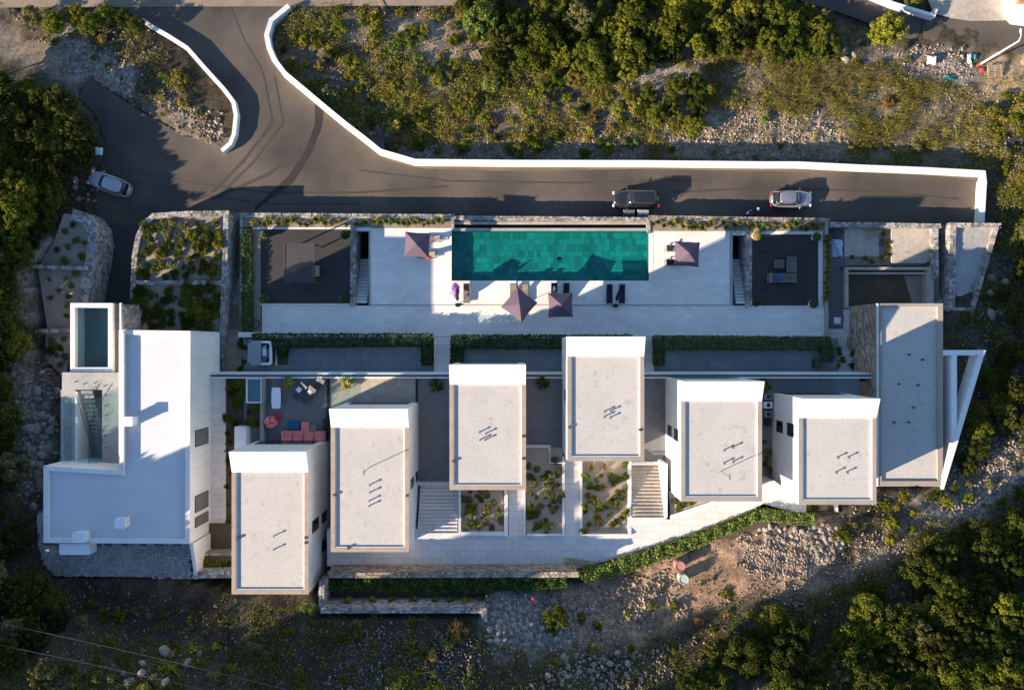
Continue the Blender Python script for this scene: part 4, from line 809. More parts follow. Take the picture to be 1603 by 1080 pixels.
for k in range(n): y = b[1]+.1+(a[1]-b[1]-.2)*(k+.5)/n; mb = MB(); mb.box(a[0]+.1,y-.07,zg2-.06,b[0]-.1,y+.065,zg2-.02); mb.build('slat', 'slat_metal', r)
X, Y = W(497,425,zD); r = thing('garden_bench', 'wooden bench peeking out right of the slatted pergola', 'bench', (X, Y, zD))
mb = MB(); mb.box(X-.3,Y-.55,zD+.38,X+.3,Y+.55,zD+.44); mb.build('seat', 'pallet_wood', r); mb = MB(); mb.box(X-.36,Y-.55,zD+.4,X-.3,Y+.55,zD+.85); mb.build('backrest', 'pallet_wood', r)
for sy in (-.45, .45): mb = MB(); mb.box(X-.28,Y+sy-.04,zD,X+.28,Y+sy+.04,zD+.38); mb.build('leg', 'slat_metal', r)
def pallet_seat(name, lab, x0, y0, x1, y1, axis_, hz_, back=None, cat='sofa'):
    a, b = W(x0, y0, zD+hz_), W(x1, y1, zD+hz_); r = thing(name, lab, cat, ((a[0]+b[0])/2, (a[1]+b[1])/2, zD))
    mb = MB(); mb.box(a[0]+.05,b[1]+.05,zD,b[0]-.05,a[1]-.05,zD+hz_-.05); mb.build('base', 'gutter_dark', r)
    n = max(3, round((a[1]-b[1] if axis_ == 'x' else b[0]-a[0])/.19))
    for k in range(n):
        mb = MB()
        if axis_ == 'x': y = b[1]+(a[1]-b[1])*(k+.5)/n; mb.box(a[0],y-.07,zD+hz_-.05,b[0],y+.06,zD+hz_)
        else: x = a[0]+(b[0]-a[0])*(k+.5)/n; mb.box(x-.07,b[1],zD+hz_-.05,x+.06,a[1],zD+hz_)
        mb.build('slat', 'grey_wood', r)
    if back: c, d = W(back[0], back[1], zD+.75), W(back[2], back[3], zD+.75); mb = MB(); mb.box(c[0],d[1],zD,d[0],c[1],zD+.75); mb.build('backrest', 'grey_wood', r)
    return r
pallet_seat('pallet_table', 'small low wooden pallet table on the right dark terrace', 1212, 406, 1228, 420, 'x', .35, cat='table')
pallet_seat('pallet_sofa', 'upright wooden pallet bench on the right dark terrace', 1231, 401.5, 1247.5, 426.5, 'x', .42)
pallet_seat('pallet_sofa', 'lower wooden pallet sofa with a blue cushion on right dark terrace', 1206, 427.5, 1247.5, 442, 'x', .42, back=(1205,427.5,1209,442))
X, Y = W(1219,434,zD+.5); mb = MB(); mb.box(X-.25,Y-.35,zD+.42,X+.25,Y+.35,zD+.52); o = mb.build('cushion', 'blue_cloth', bevel=.04); tag(o, 'blue cushion on the lower pallet sofa', 'cushion')
r = thing('frame_pergola', 'thin black steel frame pergola over the pallet sofas', 'pergola', (*W(1232,420,zD), zD)); zz = zD+2.3; a = W(1203,391,zz); b = W(1262,452,zz)
for X, Y in ((a[0],a[1]),(b[0],a[1]),(a[0],b[1]),(b[0],b[1])): mb = MB(); mb.box(X-.035,Y-.035,zD-.01,X+.035,Y+.035,zz); mb.build('post', 'black_metal', r)
for bb in ((a[0]+.04,a[1]-.03,b[0]-.04,a[1]+.03),(a[0]+.04,b[1]-.03,b[0]-.04,b[1]+.03),(a[0]-.03,b[1]+.04,a[0]+.03,a[1]-.04),(b[0]-.03,b[1]+.04,b[0]+.03,a[1]-.04)): mb = MB(); mb.box(bb[0],bb[1],zz-.06,bb[2],bb[3],zz-.002); mb.build('beam', 'black_metal', r)
# ------------------------------------------------------------------ hot tub
X, Y = W(406.5,552.5,zL+.9); r = thing('hot_tub', 'white hot tub half under a grey cover beside the left hedge', 'hot tub', (X, Y, zL)); w2, l2 = 1.15, 1.2
oct_ = lambda s, c: [(X-w2*s+c,Y-l2*s),(X+w2*s-c*.5,Y-l2*s),(X+w2*s,Y-l2*s+c*.5),(X+w2*s,Y+l2*s-c*.5),(X+w2*s-c*.5,Y+l2*s),(X-w2*s+c,Y+l2*s),(X-w2*s,Y+l2*s-c),(X-w2*s,Y-l2*s+c)]
mb = MB(); mb.prism(oct_(1, .35), zL, zL+.55); mb.build('cabinet', 'slat_metal', r)
o1, o2 = oct_(1, .35), oct_(.82, .3); mb = MB(); mb.loft([[(x, y, zL+.55) for x, y in o1], [(x, y, zL+.8) for x, y in o1], [(x, y, zL+.8) for x, y in o2], [(x, y, zL+.56) for x, y in o2]], cap=False); mb.build('shell', 'white_plastic', r)
mb = MB(); mb.prism(o2, zL+.5, zL+.57); mb.build('water', 'blue_tile', r)
mb = MB(); mb.prism([(X-w2-.03,Y-l2+.35),(X-w2+.35,Y-l2-.03),(X+.12,Y-l2-.03),(X+.12,Y+l2+.03),(X-w2+.35,Y+l2+.03),(X-w2-.03,Y+l2-.35)], zL+.81, zL+.92); mb.build('cover', 'tub_cover', r)
for dx, dy in ((.75, .7), (.75, -.7)): mb = MB(); mb.blob((X+dx, Y+dy, zL+.78), (.16, .22, .07), 3, .05, n=10); mb.build('headrest', 'gutter_dark', r, smooth=True)
mb = MB(); mb.box(X+.2,Y-.3,zL+.57,X+.55,Y+.75,zL+.68); mb.build('seat', 'white_plastic', r)
# ------------------------------------------------------------------ sofa terrace furniture (level 0)
def soft(mb, name, m, r, b=.05): return mb.build(name, m, r, bevel=b)
a = W(385,591.5,.5); b = W(410,631,.5); r = thing('plunge_tub', 'small white rectangular plunge tub with pale water on the sofa terrace', 'tub', ((a[0]+b[0])/2, (a[1]+b[1])/2, 0))
mb = MB(); mb.box(a[0],b[1],0,a[0]+.14,a[1],.5); mb.box(b[0]-.14,b[1],0,b[0],a[1],.5); mb.box(a[0]+.14,b[1],0,b[0]-.14,b[1]+.14,.5); mb.box(a[0]+.14,a[1]-.14,0,b[0]-.14,a[1],.5); mb.build('rim', 'white_paint', r)
mb = MB(); mb.box(a[0]+.14,b[1]+.14,.02,b[0]-.14,a[1]-.14,.1); mb.build('floor', 'white_plastic', r); mb = MB(); mb.add([(a[0]+.14,b[1]+.14,.36),(b[0]-.14,b[1]+.14,.36),(b[0]-.14,a[1]-.14,.36),(a[0]+.14,a[1]-.14,.36)], [(0,1,2,3)]); mb.build('water', 'plunge_water', r)
mb = MB(); mb.pbox(407,632,412.5,692,.6,0); mb.pbox(411,593,413.5,632,.62,0); o = mb.build('planter_wall', 'pale_concrete'); tag(o, 'narrow concrete wall left of the coral armchair', 'wall')
mb = MB(); mb.pbox(386,632,406.8,668,.3,0); struct('planter_soil', 'soil', mb)
X, Y = W(432,623,.75); r = thing('dining_table', 'white barrel-shaped dining table on the sofa terrace', 'table', (X, Y, 0))
mb = MB(); mb.prism([(X-.38,Y-1),(X+.38,Y-1),(X+.45,Y-.4),(X+.45,Y+.4),(X+.38,Y+1),(X-.38,Y+1),(X-.45,Y+.4),(X-.45,Y-.4)], .71, .75); mb.build('table_top', 'white_plastic', r, bevel=.02)
for sx in (-.3, .3):
    for sy in (-.8, .8): mb = MB(); mb.box(X+sx-.03,Y+sy-.03,0,X+sx+.03,Y+sy+.03,.71); mb.build('leg', 'white_plastic', r)
a = W(440.5,675,.6); b = W(508,691,.6); r = thing('coral_sofa', 'long coral modular sofa against the lowest villa front', 'sofa', ((a[0]+b[0])/2, (a[1]+b[1])/2, 0)); n = 4; wS = (b[0]-a[0])/n
for k in range(n):
    x = a[0]+k*wS; mS = 'coral_red' if k == 2 else 'coral'
    mb = MB(); mb.box(x+.01,b[1],0.05,x+wS-.01,a[1],.35); soft(mb, 'base', mS, r)
    mb = MB(); mb.box(x+.1 if k == 0 else x+.02,b[1]+.3,.35,x+wS-(.2 if k == 3 else .02),a[1]-.02,.47); soft(mb, 'seat_cushion', 'coral', r, .08)
    mb = MB(); mb.box(x+.06,b[1]+.02,.35,x+wS-.05,b[1]+.32,.8); soft(mb, 'back_cushion', 'coral', r, .1)
for x in (a[0]-.05, b[0]-.17): mb = MB(); mb.box(x,b[1]+.05,.05,x+.24,a[1]-.03,.66); soft(mb, 'arm', 'coral', r, .08)
X, Y = W(477.5,668,.4); mb = MB(); mb.box(X-.4,Y-.45,.02,X+.4,Y+.45,.42); o = soft(mb, 'ottoman', 'coral', None, .06); tag(o, 'square coral ottoman in front of the sofa', 'ottoman')
X, Y = W(459.5,665,.35); mb = MB(); mb.box(X-.55,Y-.38,.02,X+.52,Y+.38,.36); o = soft(mb, 'ottoman', 'blue_cloth', None, .06); tag(o, 'blue low ottoman left of the coral ottoman', 'ottoman')
X, Y = W(490.5,669,.4); r = thing('side_table', 'small grey side table between coral ottoman and black grill', 'table', (X, Y, 0)); mb = MB(); mb.box(X-.27,Y-.3,.38,X+.27,Y+.3,.42); mb.build('table_top', 'grey_metal', r)
for sx in (-.22, .22):
    for sy in (-.25, .25): mb = MB(); mb.box(X+sx-.02,Y+sy-.02,0,X+sx+.02,Y+sy+.02,.38); mb.build('leg', 'slat_metal', r)
X, Y = W(423.5,660.5,.5); r = thing('coral_armchair', 'round coral armchair with loose cushions beside the concrete wall', 'armchair', (X, Y, 0))
mb = MB(); mb.cyl(X,Y,.05,.38,.6,.62,n=18); soft(mb, 'seat', 'coral', r, .06)
for k, (dx, dy, sx, sy, zz) in enumerate(((-.3,.05,.26,.45,.78),(.05,-.4,.42,.2,.74),(.15,.1,.28,.3,.5))): mb = MB(); mb.blob((X+dx,Y+dy,(.38+zz)/2), (sx,sy,(zz-.38)/2+.06), k, .12, n=12, m=6); mb.build('cushion', 'coral', r, smooth=True)
X, Y = W(433,653,.4); mb = MB(); mb.blob((X,Y,.22), (.26,.42,.24), 8, .08, n=12, m=6); o = mb.build('pouf', 'coral_red', smooth=True); tag(o, 'dark coral pouf right behind the round armchair', 'pouf')
def steel_lounger(lab, px, py, ang):
    r = thing('terrace_lounger', lab, 'lounger', (0,0,0), 0, 'dark mesh loungers on the sofa terrace')
    for sx in (-.36, .36): mb = MB(); mb.tube([(sx,-.95,.3),(sx,.2,.33),(sx,.85,.75)], .022); mb.build('side_rail', 'grey_metal', r, local=True)
    mb = MB(); mb.box(-.33,-.93,.3,.33,.2,.33); mb.build('seat', 'slat_metal', r, local=True)
    mb = MB(); mb.add([(-.33,.2,.31),(.33,.2,.31),(.33,.84,.74),(-.33,.84,.74),(-.33,.2,.34),(.33,.2,.34),(.33,.84,.77),(-.33,.84,.77)], [(3,2,1,0),(4,5,6,7),(0,1,5,4),(1,2,6,5),(2,3,7,6),(3,0,4,7)]); mb.build('backrest', 'slat_metal', r, local=True)
    for sx in (-.34, .34):
        for sy in (-.8, .5): mb = MB(); mb.box(sx-.02,sy-.02,0,sx+.02,sy+.02,.32); mb.build('leg', 'grey_metal', r, local=True)
    place(r, (*W(px, py, .3), 0), R(ang)); return r
for lab, x, y, an in (('leftmost dark mesh lounger on the sofa terrace',470,612,-38),('middle dark mesh lounger with white cushion on the sofa terrace',484,617,-38),('rightmost dark mesh lounger beside the glass screen',497,603,-38)): steel_lounger(lab, x, y, an)
for x, y, lab in ((468,610,'white cushion on the leftmost mesh lounger'),(486,613,'white cushion on the middle mesh lounger')):
    X, Y = W(x, y, .4); mb = MB(); mb.obox((X, Y), (1, .9), .24, .24, .34, .46); o = mb.build('cushion', 'white_plastic', bevel=.05); tag(o, lab, 'cushion')
X, Y = W(509,665,.8); r = thing('grill', 'black covered grill in the sofa terrace corner', 'grill', (X, Y, 0)); mb = MB(); mb.box(X-.25,Y-.5,0,X+.25,Y+.5,.75); mb.build('cabinet', 'black_metal', r); mb = MB(); mb.blob((X,Y,.8), (.28,.5,.22), 2, .05, n=12); mb.build('lid', 'black_metal', r, smooth=True)
# air conditioning boxes between the two right villas
for k, (px, py) in enumerate(((1203,621),(1203,634),(1203,648),(1203,662))):
    X, Y = W(px, py, .6); w_ = .38 if k != 3 else .25; r = thing('outdoor_unit', ('topmost','upper middle','white lower middle','lowest small dark')[k]+' box in the column beside the rightmost villa', 'air conditioner', (X, Y, 0))
    mb = MB(); mb.box(X-w_,Y-.3,0,X+w_,Y+.3,.6); mb.build('casing', ('grey_metal','white_plastic','grey_metal','black_metal')[k], r); mb = MB(); mb.cyl(X,Y,.6,.62,.2,n=12); mb.build('fan_grille', 'black_metal', r)
# ------------------------------------------------------------------ vehicles
def sup(L0, L1, hw, z, e=3.5, n=28):
    c, a = (L0+L1)/2, (L1-L0)/2; out = []
    for i in range(n):
        t = 2*math.pi*i/n; cx, sx = math.cos(t), math.sin(t); out.append((c+a*math.copysign(abs(cx)**(2/e), cx), hw*math.copysign(abs(sx)**(2/e), sx), z))
    return out
def car(lab, L_, Wd, Ht, m, x, y, z, ang, px=None, suv=False, group=None):
    r = thing('parked_car', lab, 'car', (0, 0, 0), 0, group); l, w = L_/2, Wd/2
    mb = MB(); mb.loft([sup(-l+.06,l-.1,w-.1,.22,3.4), sup(-l+.01,l-.02,w-.01,.42,3.3), sup(-l,l,w,.62,3.1), sup(-l+.03,l-.06,w-.02,.82,2.9), sup(-l+.08,l-.25,w-.09,.93,2.8), sup(-l+.16,l-.5,w-.2,1.0,2.7), sup(-l+.4,l-.9,w-.45,1.03,2.6)]); body = mb.build('body', m, r, smooth=True, local=True)
    zc0 = .95; c0, c1 = -l+.14, l-(1.25 if suv else 1.15); r0, r1 = -l+(.55 if suv else .75), l-(2.0 if suv else 1.95)
    mb = MB(); mb.loft([sup(c0,c1,w-.13,zc0,4), sup(c0+(r0-c0)*.55,c1+(r1-c1)*.55,w-.2,zc0+(Ht-zc0)*.6,4.5), sup(r0+.0,r1+.05,w-.27,Ht-.04,4)]); cb = mb.build('windows', 'car_glass', r, smooth=True, local=True)
    mb = MB(); mb.loft([sup(r0-.02,r1+.04,w-.255,Ht-.06,4), sup(r0+.02,r1,w-.28,Ht-.01,4), sup(r0+.15,r1-.15,w-.42,Ht+.02,3.5)]); mb.build('roof', m, r, smooth=True, local=True)
    for sx, nm in ((1, 'front_pillar'), (-1, 'rear_pillar')):
        for sy in (-1, 1):
            xa, xb = (c1-.06, r1) if sx > 0 else (c0+.05, r0); mb = MB(); mb.tube([(xa, sy*(w-.2), zc0+.02), (xb, sy*(w-.3), Ht-.03)], .045, 5); mb.build(nm, m, cb, local=True)
    for sx in (-l+.85, l-.9):
        for sy in (-1, 1):
            mb = MB(); y0 = sy*(w-.13); loops = [[(sx+math.cos(2*math.pi*i/16)*rr, y0+dy, .33+math.sin(2*math.pi*i/16)*rr) for i in range(16)] for rr, dy in ((.3, -.11), (.33, -.06), (.33, .08), (.3, .12))]
            mb.loft(loops); wh = mb.build('wheel', 'tyre', r, local=True); mb = MB(); mb.loft([[(sx+math.cos(2*math.pi*i/12)*rr, y0+sy*dy, .33+math.sin(2*math.pi*i/12)*rr) for i in range(12)] for rr, dy in ((.2, .121), (.2, .135))]); mb.build('rim', 'grey_metal', wh, local=True)
    for sy in (-1, 1):
        mb = MB(); mb.blob((l-.17, sy*(w-.3), .68), (.14, .2, .08), 1, .02, n=10); mb.build('headlight', 'lamp_lens', r, smooth=True, local=True)
        mb = MB(); mb.blob((-l+.06, sy*(w-.28), .76), (.07, .2, .08), 1, .02, n=10); mb.build('tail_light', 'tail_red', r, smooth=True, local=True)
        mb = MB(); mb.blob((c1-.25, sy*(w+.08), 1.02), (.09, .12, .07), 1, .02, n=10); mb.build('mirror', m, r, smooth=True, local=True)
    for sy in (-1, 1): mb = MB(); mb.tube([(r0+.1, sy*(w-.34), Ht+.05), (r1-.1, sy*(w-.34), Ht+.05)], .02, 5); mb.build('roof_rail', 'grey_metal', r, local=True)
    place(r, (x, y, z), R(ang)); return r
zr_ = -5.6
car('black car parked half in sunlight above the pool', 4.9, 1.9, 1.62, 'car_black', *W(995.5,311.5,zr_+.8), zr_, 180, suv=True)
car('silver car parked in shade at the right of the parking lane', 4.35, 1.78, 1.5, 'car_silver', *W(1239,311.5,zr_+.8), zr_, 0)
car('pale car parked askew at the left edge of the road', 4.6, 1.85, 1.62, 'car_white', *W(171,288,zr_+.8), zr_, 180-20, suv=True)
for lab, x0, mm in (('left grey-green waste container beside the black car','w1',976),('right grey waste container beside the black car','w2',998)):
    a, b = W(mm, 327.5, zr_+1.1), W(mm+18, 338, zr_+1.1); r = thing('waste_container', lab, 'waste container', ((a[0]+b[0])/2, (a[1]+b[1])/2, zr_)); q0 = (a[0], b[1], b[0], a[1])
    mb = MB(); mb.prism([(q0[0]+.08,q0[1]+.06),(q0[2]-.08,q0[1]+.06),(q0[2]-.08,q0[3]-.06),(q0[0]+.08,q0[3]-.06)], zr_+.12, zr_+1.0); mb.build('bin_body', 'slat_metal', r)
    mb = MB(); mb.add([(q0[0],q0[1],zr_+1.0),(q0[2],q0[1],zr_+1.0),(q0[2],q0[3],zr_+1.0),(q0[0],q0[3],zr_+1.0),(q0[0]+.05,q0[1]+.15,zr_+1.14),(q0[2]-.05,q0[1]+.15,zr_+1.14),(q0[2]-.05,q0[3]-.1,zr_+1.14),(q0[0]+.05,q0[3]-.1,zr_+1.14)], [(3,2,1,0),(4,5,6,7),(0,1,5,4),(1,2,6,5),(2,3,7,6),(3,0,4,7)]); mb.build('lid', 'gravel_grey' if x0 == 'w1' else 'grey_concrete', r)
    for sx in (.15, 1.0):
        for sy in (.12, .55): mb = MB(); mb.cyl(q0[0]+sx, q0[1]+sy, zr_, zr_+.12, .06, n=8); mb.build('wheel', 'tyre', r)
r = thing('motor_scooter', 'small black and white motor scooter parked by the stone wall', 'scooter', (0,0,0))
for sx in (-.62, .62): mb = MB(); mb.loft([[(sx+math.cos(2*math.pi*i/14)*rr, dy, .27+math.sin(2*math.pi*i/14)*rr) for i in range(14)] for rr, dy in ((.22,-.06),(.27,-.03),(.27,.03),(.22,.06))]); mb.build('wheel', 'tyre', r, local=True)
mb = MB(); mb.blob((-.35,0,.62), (.48,.17,.2), 1, .05, n=12); mb.build('rear_body', 'white_plastic', r, smooth=True, local=True); mb = MB(); mb.box(-.6,-.13,.76,.05,.13,.84); mb.build('seat', 'black_metal', r, bevel=.04, local=True)
mb = MB(); mb.blob((.5,0,.65), (.14,.22,.35), 2, .05, n=12); mb.build('leg_shield', 'white_plastic', r, smooth=True, local=True); mb = MB(); mb.tube([(.42,-.33,1.02),(.48,0,1.0),(.42,.33,1.02)], .025); mb.build('handlebar', 'black_metal', r, local=True)
mb = MB(); mb.box(-.1,-.16,.3,.45,.16,.38); mb.build('footboard', 'black_metal', r, local=True); place(r, (*W(1179,331,zr_+.5), zr_), R(20))
# ------------------------------------------------------------------ lamp, cables, drums, debris
X, Y = W(1531,103,-8.6); r = thing('street_lamp', 'tall white street lamp beside the village road', 'street lamp', (X, Y, -8.7)); mb = MB(); mb.cyl(X,Y,-8.7,-2.55,.11,.07,n=10); mb.build('pole', 'white_paint', r)
mb = MB(); mb.cyl(X,Y,-8.75,-8.1,.16,.13,n=10); mb.build('base', 'red_cloth', r); mb = MB(); mb.tube([(X,Y,-2.6),(X+.1,Y+.4,-2.45),(X+.1,Y+.7,-2.45)], .05); mb.build('arm', 'white_paint', r); mb = MB(); mb.blob((X+.1,Y+.95,-2.45), (.13,.32,.07), 1, .03, n=10); mb.build('lamp_head', 'white_paint', r, smooth=True)
for k, (x0, y0, x1, y1) in enumerate(((-300,913,700,1143),(-300,951,600,1149))):
    p0, p1 = W(x0, y0, 9.6), W(x1, y1, 9.6); pts = [(p0[0]+(p1[0]-p0[0])*t/16, p0[1]+(p1[1]-p0[1])*t/16, 9.6-.8*math.sin(math.pi*t/16)+(-.0)) for t in range(17)]
    mb = MB(); mb.tube(pts, .014, 5); o = mb.build('overhead_cable', 'grey_metal'); tag(o, ('upper','lower')[k]+' thin overhead cable crossing the dark bottom left corner', 'cable', 'overhead cables')
for lab, px, py, m_ in (('pale red steel drum on the rocky slope below the hedge',1062.5,881.5,'drum_red'),('pale green-white steel drum beside the red drum',1068,902,'drum_white')):
    X, Y, Z = (float(v_[0]) for v_ in T([px*.995+4], [py])); r = thing('steel_drum', lab, 'drum', (X, Y, Z-.05)); mb = MB(); mb.cyl(X,Y,Z-.05,Z+.85,.44,n=18); mb.build('drum_body', m_, r)
    o1 = [(math.cos(2*math.pi*i/18), math.sin(2*math.pi*i/18)) for i in range(18)]
    mb = MB(); mb.loft([[(X+c*rr, Y+d*rr, Z+zz) for c, d in o1] for rr, zz in ((.455,.83),(.455,.9),(.40,.9),(.40,.83))], cap=False); mb.build('top_ring', m_, r); mb = MB(); mb.loft([[(X+c*.455, Y+d*.455, Z+zz) for c, d in o1] for zz in (.38,.42)], cap=False); mb.build('hoop', m_, r)
pts = []; q = random.Random(2)
for k in range(60):
    t = k/59; pts.append((*W(885+45*t+7*math.sin(k*.9), 877+6*t+5*math.cos(k*.9), zP), zP+.04+.03*(k % 3)))
mb = MB(); mb.tube(pts, .03, 5); o = mb.build('garden_hose', 'yellow_hose'); tag(o, 'tangled yellow garden hose on the upper path corner', 'hose')
pts = [(*W(1156+6*math.cos(k*.5), 361+5*math.sin(k*.5), zD+.1), zD+.1) for k in range(14)]; mb = MB(); mb.tube(pts, .03, 5); o = mb.build('coiled_hose', 'slat_metal'); tag(o, 'dark coiled hose above the right sunken stairs', 'hose')
def pallet(lab, x, y, z, ang, w=1.0, l=1.0, m='pallet_wood'):
    r = thing('pallet', lab, 'pallet', (0,0,0))
    for k in range(7): yv = -l/2+l*(k+.5)/7; mb = MB(); mb.box(-w/2,yv-.05,.1,w/2,yv+.045,.13); mb.build('board', m, r, local=True)
    for k in (-1, 0, 1): mb = MB(); mb.box(k*w*.44-.05,-l/2,0,k*w*.44+.05,l/2,.1); mb.build('runner', m, r, local=True)
    place(r, (x, y, z), R(ang)); return r
pallet('left wooden pallet at the upper edge of unfinished plot', *W(1360,366,-4.6), -4.6, 12, .9, 1.2); pallet('right wooden pallet leaning by weeds in unfinished plot', *W(1374,364,-4.6), -4.65, 5, .8, 1.1)
X, Y, Z = (float(v_[0]) for v_ in T([1556], [112])); pallet('weathered pallet lying on bare ground near street lamp', X, Y, Z+.05, 5, 1.6, 1.3)
X, Y, Z = (float(v_[0]) for v_ in T([745], [90])); pallet('broken pale pallet among shrubs above the road wall', X, Y, Z+.1, 30, 1.0, 1.2)
def crumple(name, lab, cat, px, py, z, sx, sy, m, seed, h=.25):
    q = random.Random(seed); n = 9; vs_, fs = [], []; cx, cy = W(px, py, z)
    for i in range(n):
        for j in range(n):
            u, v_ = i/(n-1)-.5, j/(n-1)-.5; e = max(abs(u), abs(v_))*2
            vs_.append((cx+u*sx*(1+q.uniform(-.12,.12)), cy+v_*sy*(1+q.uniform(-.12,.12)), z+(1-e**3)*h*q.uniform(.3,1)+.02))
    fs = [(i*n+j, (i+1)*n+j, (i+1)*n+j+1, i*n+j+1) for i in range(n-1) for j in range(n-1)]
    mb = MB(); mb.add(vs_, fs); o = mb.build(name, m); tag(o, lab, cat); s = o.modifiers.new('thickness', 'SOLIDIFY'); s.thickness = .03; return o
crumple('tarpaulin', 'crumpled pale blue tarpaulin at the left of unfinished plot', 'tarp', 1309, 388, -4.6, 1.3, 2.0, 'blue_tarp', 3, .5)
crumple('dark_board', 'dark boards leaning behind the pale blue tarpaulin', 'board', 1309, 367, -4.6, 1.3, 1.5, 'slat_metal', 5, .3)
crumple('paper_sack', 'pale square sheet lying on the grey gravel strip', 'sheet', 1311, 502, -4.5, .7, .7, 'white_plastic', 6, .05)
Z = float(T([1486], [123])[2][0]); crumple('teal_tarpaulin', 'teal tarpaulin below the rubble heap by village road', 'tarp', 1486, 123, Z+.1, 1.5, .7, 'teal_tarp', 7, .4)
Z = float(T([1458], [95])[2][0]); crumple('white_sack', 'crumpled white sack beside dark shrub near the village road', 'sack', 1458, 95, Z+.2, 1.0, .9, 'white_plastic', 8, .5)
Z = float(T([1524], [88])[2][0]); crumple('green_sheet', 'small green plastic sheet left of the street lamp', 'sheet', 1524, 90, Z+.1, .7, .8, 'teal_tarp', 9, .3)
Z = float(T([1517], [93])[2][0]); crumple('white_sheet', 'narrow white sheet beside the small green plastic sheet', 'sheet', 1517, 93, Z+.1, .4, 1.0, 'white_plastic', 10, .2)
Z = float(T([1535], [112])[2][0]); crumple('red_bag', 'small red bag below the street lamp foot', 'bag', 1536, 111, Z+.1, .45, .4, 'red_cloth', 12, .4)
Z = float(T([155], [237])[2][0]); crumple('white_board', 'white scrap board at the shady road edge above pale car', 'board', 155, 237, Z+.3, .8, .8, 'white_plastic', 13, .1)
Z = float(T([835], [942])[2][0]); crumple('red_scrap', 'tiny red scrap on the grey boulders', 'scrap', 835, 936, Z+.5, .3, .3, 'red_cloth', 14, .2)
X, Y = W(134,319,-5.3); r = thing('plank_stack', 'dark wooden planks leaning by the driveway wall', 'planks', (X, Y, -5.4))
for k in range(4): mb = MB(); mb.obox((X-.25+k*.16, Y-.05*k), (-.42, 1), .85-.05*k, .07, -5.4+.0, -5.2+.03*k); mb.build('plank', 'trunk' if k % 2 else 'pallet_wood', r)
X, Y, Z = (float(v_[0]) for v_ in T([590], [22])); r = thing('timber_heap', 'heap of broken timber at the top road edge', 'timber', (X, Y, Z)); q = random.Random(31)
for k in range(14): a_ = q.uniform(0, math.pi); mb = MB(); mb.obox((X+q.uniform(-.8,.8), Y+q.uniform(-.9,.7)), (math.cos(a_), math.sin(a_)), q.uniform(.4,1.0), .05, Z+.05+.03*k, Z+.1+.03*k); mb.build('plank', 'trunk' if k % 3 else 'pallet_wood', r)
# ------------------------------------------------------------------ vegetation
def leaf_arrays(c, n, s, g, asp=1.0):
    n = n/np.maximum(np.linalg.norm(n, axis=1, keepdims=True), 1e-6); r_ = g.normal(size=c.shape); u = np.cross(n, r_); u /= np.maximum(np.linalg.norm(u, axis=1, keepdims=True), 1e-6); w = np.cross(n, u)
    s = np.broadcast_to(np.asarray(s, float).reshape(-1, 1), (len(c), 1)); u = u*s; w = w*s*asp
    v = np.stack([c-u-w*.3, c+u*.15-w, c+u+w*.3, c-u*.15+w], 1).reshape(-1, 3); return v, np.arange(len(v)).reshape(-1, 4)
def crown_arrays(seed, nb, nl, ls, h=1.0, spread=.66, rb=(.28, .46), up=.15):
    g = np.random.default_rng(seed); C_, N_ = [], []
    for k in range(nb):
        a = g.uniform(0, 2*math.pi); rr = spread*math.sqrt(g.uniform(0, 1)); z = h*(.25+.62*g.uniform(0, 1)*(1-.55*(rr/max(spread,.01))**2)); ctr = np.array([rr*math.cos(a), rr*math.sin(a), z]); rad = g.uniform(*rb)
        d = g.normal(size=(nl, 3)); d[:, 2] = np.where(d[:, 2] < -.25, -d[:, 2], d[:, 2]); d /= np.linalg.norm(d, axis=1, keepdims=True)
        C_.append(ctr+d*rad*g.uniform(.55, 1.08, (nl, 1))*np.array([1, 1, .8])); N_.append(d+g.normal(size=(nl, 3))*.55+np.array([0, 0, up]))
    c, n = np.concatenate(C_), np.concatenate(N_); return leaf_arrays(c, n, g.uniform(.6, 1.3, len(c))*ls, g)
CROWN, BUSH = {}, {}
for mi, mn in enumerate(('leaf_dark', 'leaf_mid', 'leaf_olive', 'leaf_yellow', 'leaf_rust', 'leaf_bright', 'leaf_deep')):
    CROWN[mn] = [np_mesh('crown', *crown_arrays(10+k+mi*7, 54+8*k, 82, .042, 1.1+.12*k, .86, (.09, .31)), mn) for k in range(3)]
    BUSH[mn] = [np_mesh('shrub', *crown_arrays(70+k+mi*5, 15, 80, .066, .85, .68, (.18, .44)), mn) for k in range(3)]
def trunk_mesh(seed):
    q = random.Random(seed); mb = MB(); mb.tube([(0, 0, -.25), (.02, .02, .3), (q.uniform(-.05, .05), .03, .62)], [.085, .06, .04], 7)
    for k in range(5):
        a = q.uniform(0, 6.28); mb.tube([(0, 0, q.uniform(.25, .45)), (math.cos(a)*.3, math.sin(a)*.3, q.uniform(.6, .75)), (math.cos(a)*.5, math.sin(a)*.5, q.uniform(.75, .95))], [.04, .025, .008], 5)
    me = bpy.data.meshes.new('trunk'); me.from_pydata(mb.v, [], mb.f); me.materials.append(MAT['trunk']); return me
TRUNK = [trunk_mesh(k) for k in range(3)]
def tree(X, Y, Z, r, hs_, mn, lab, grp, k=0, cat='tree', name='tree'):
    e = thing(name, lab, cat, (X, Y, Z), 0, grp); c = link('crown', CROWN[mn][k % 3], e); c.location = (0, 0, r*.25*hs_); c.rotation_euler = (0, 0, rng.uniform(0, 6.28)); c.scale = (r*rng.uniform(.88, 1.12), r*rng.uniform(.88, 1.12), r*hs_)
    t = link('trunk', TRUNK[k % 3], e); t.scale = (r, r, r*hs_*1.15); t.rotation_euler = (0, 0, rng.uniform(0, 6.28)); return e
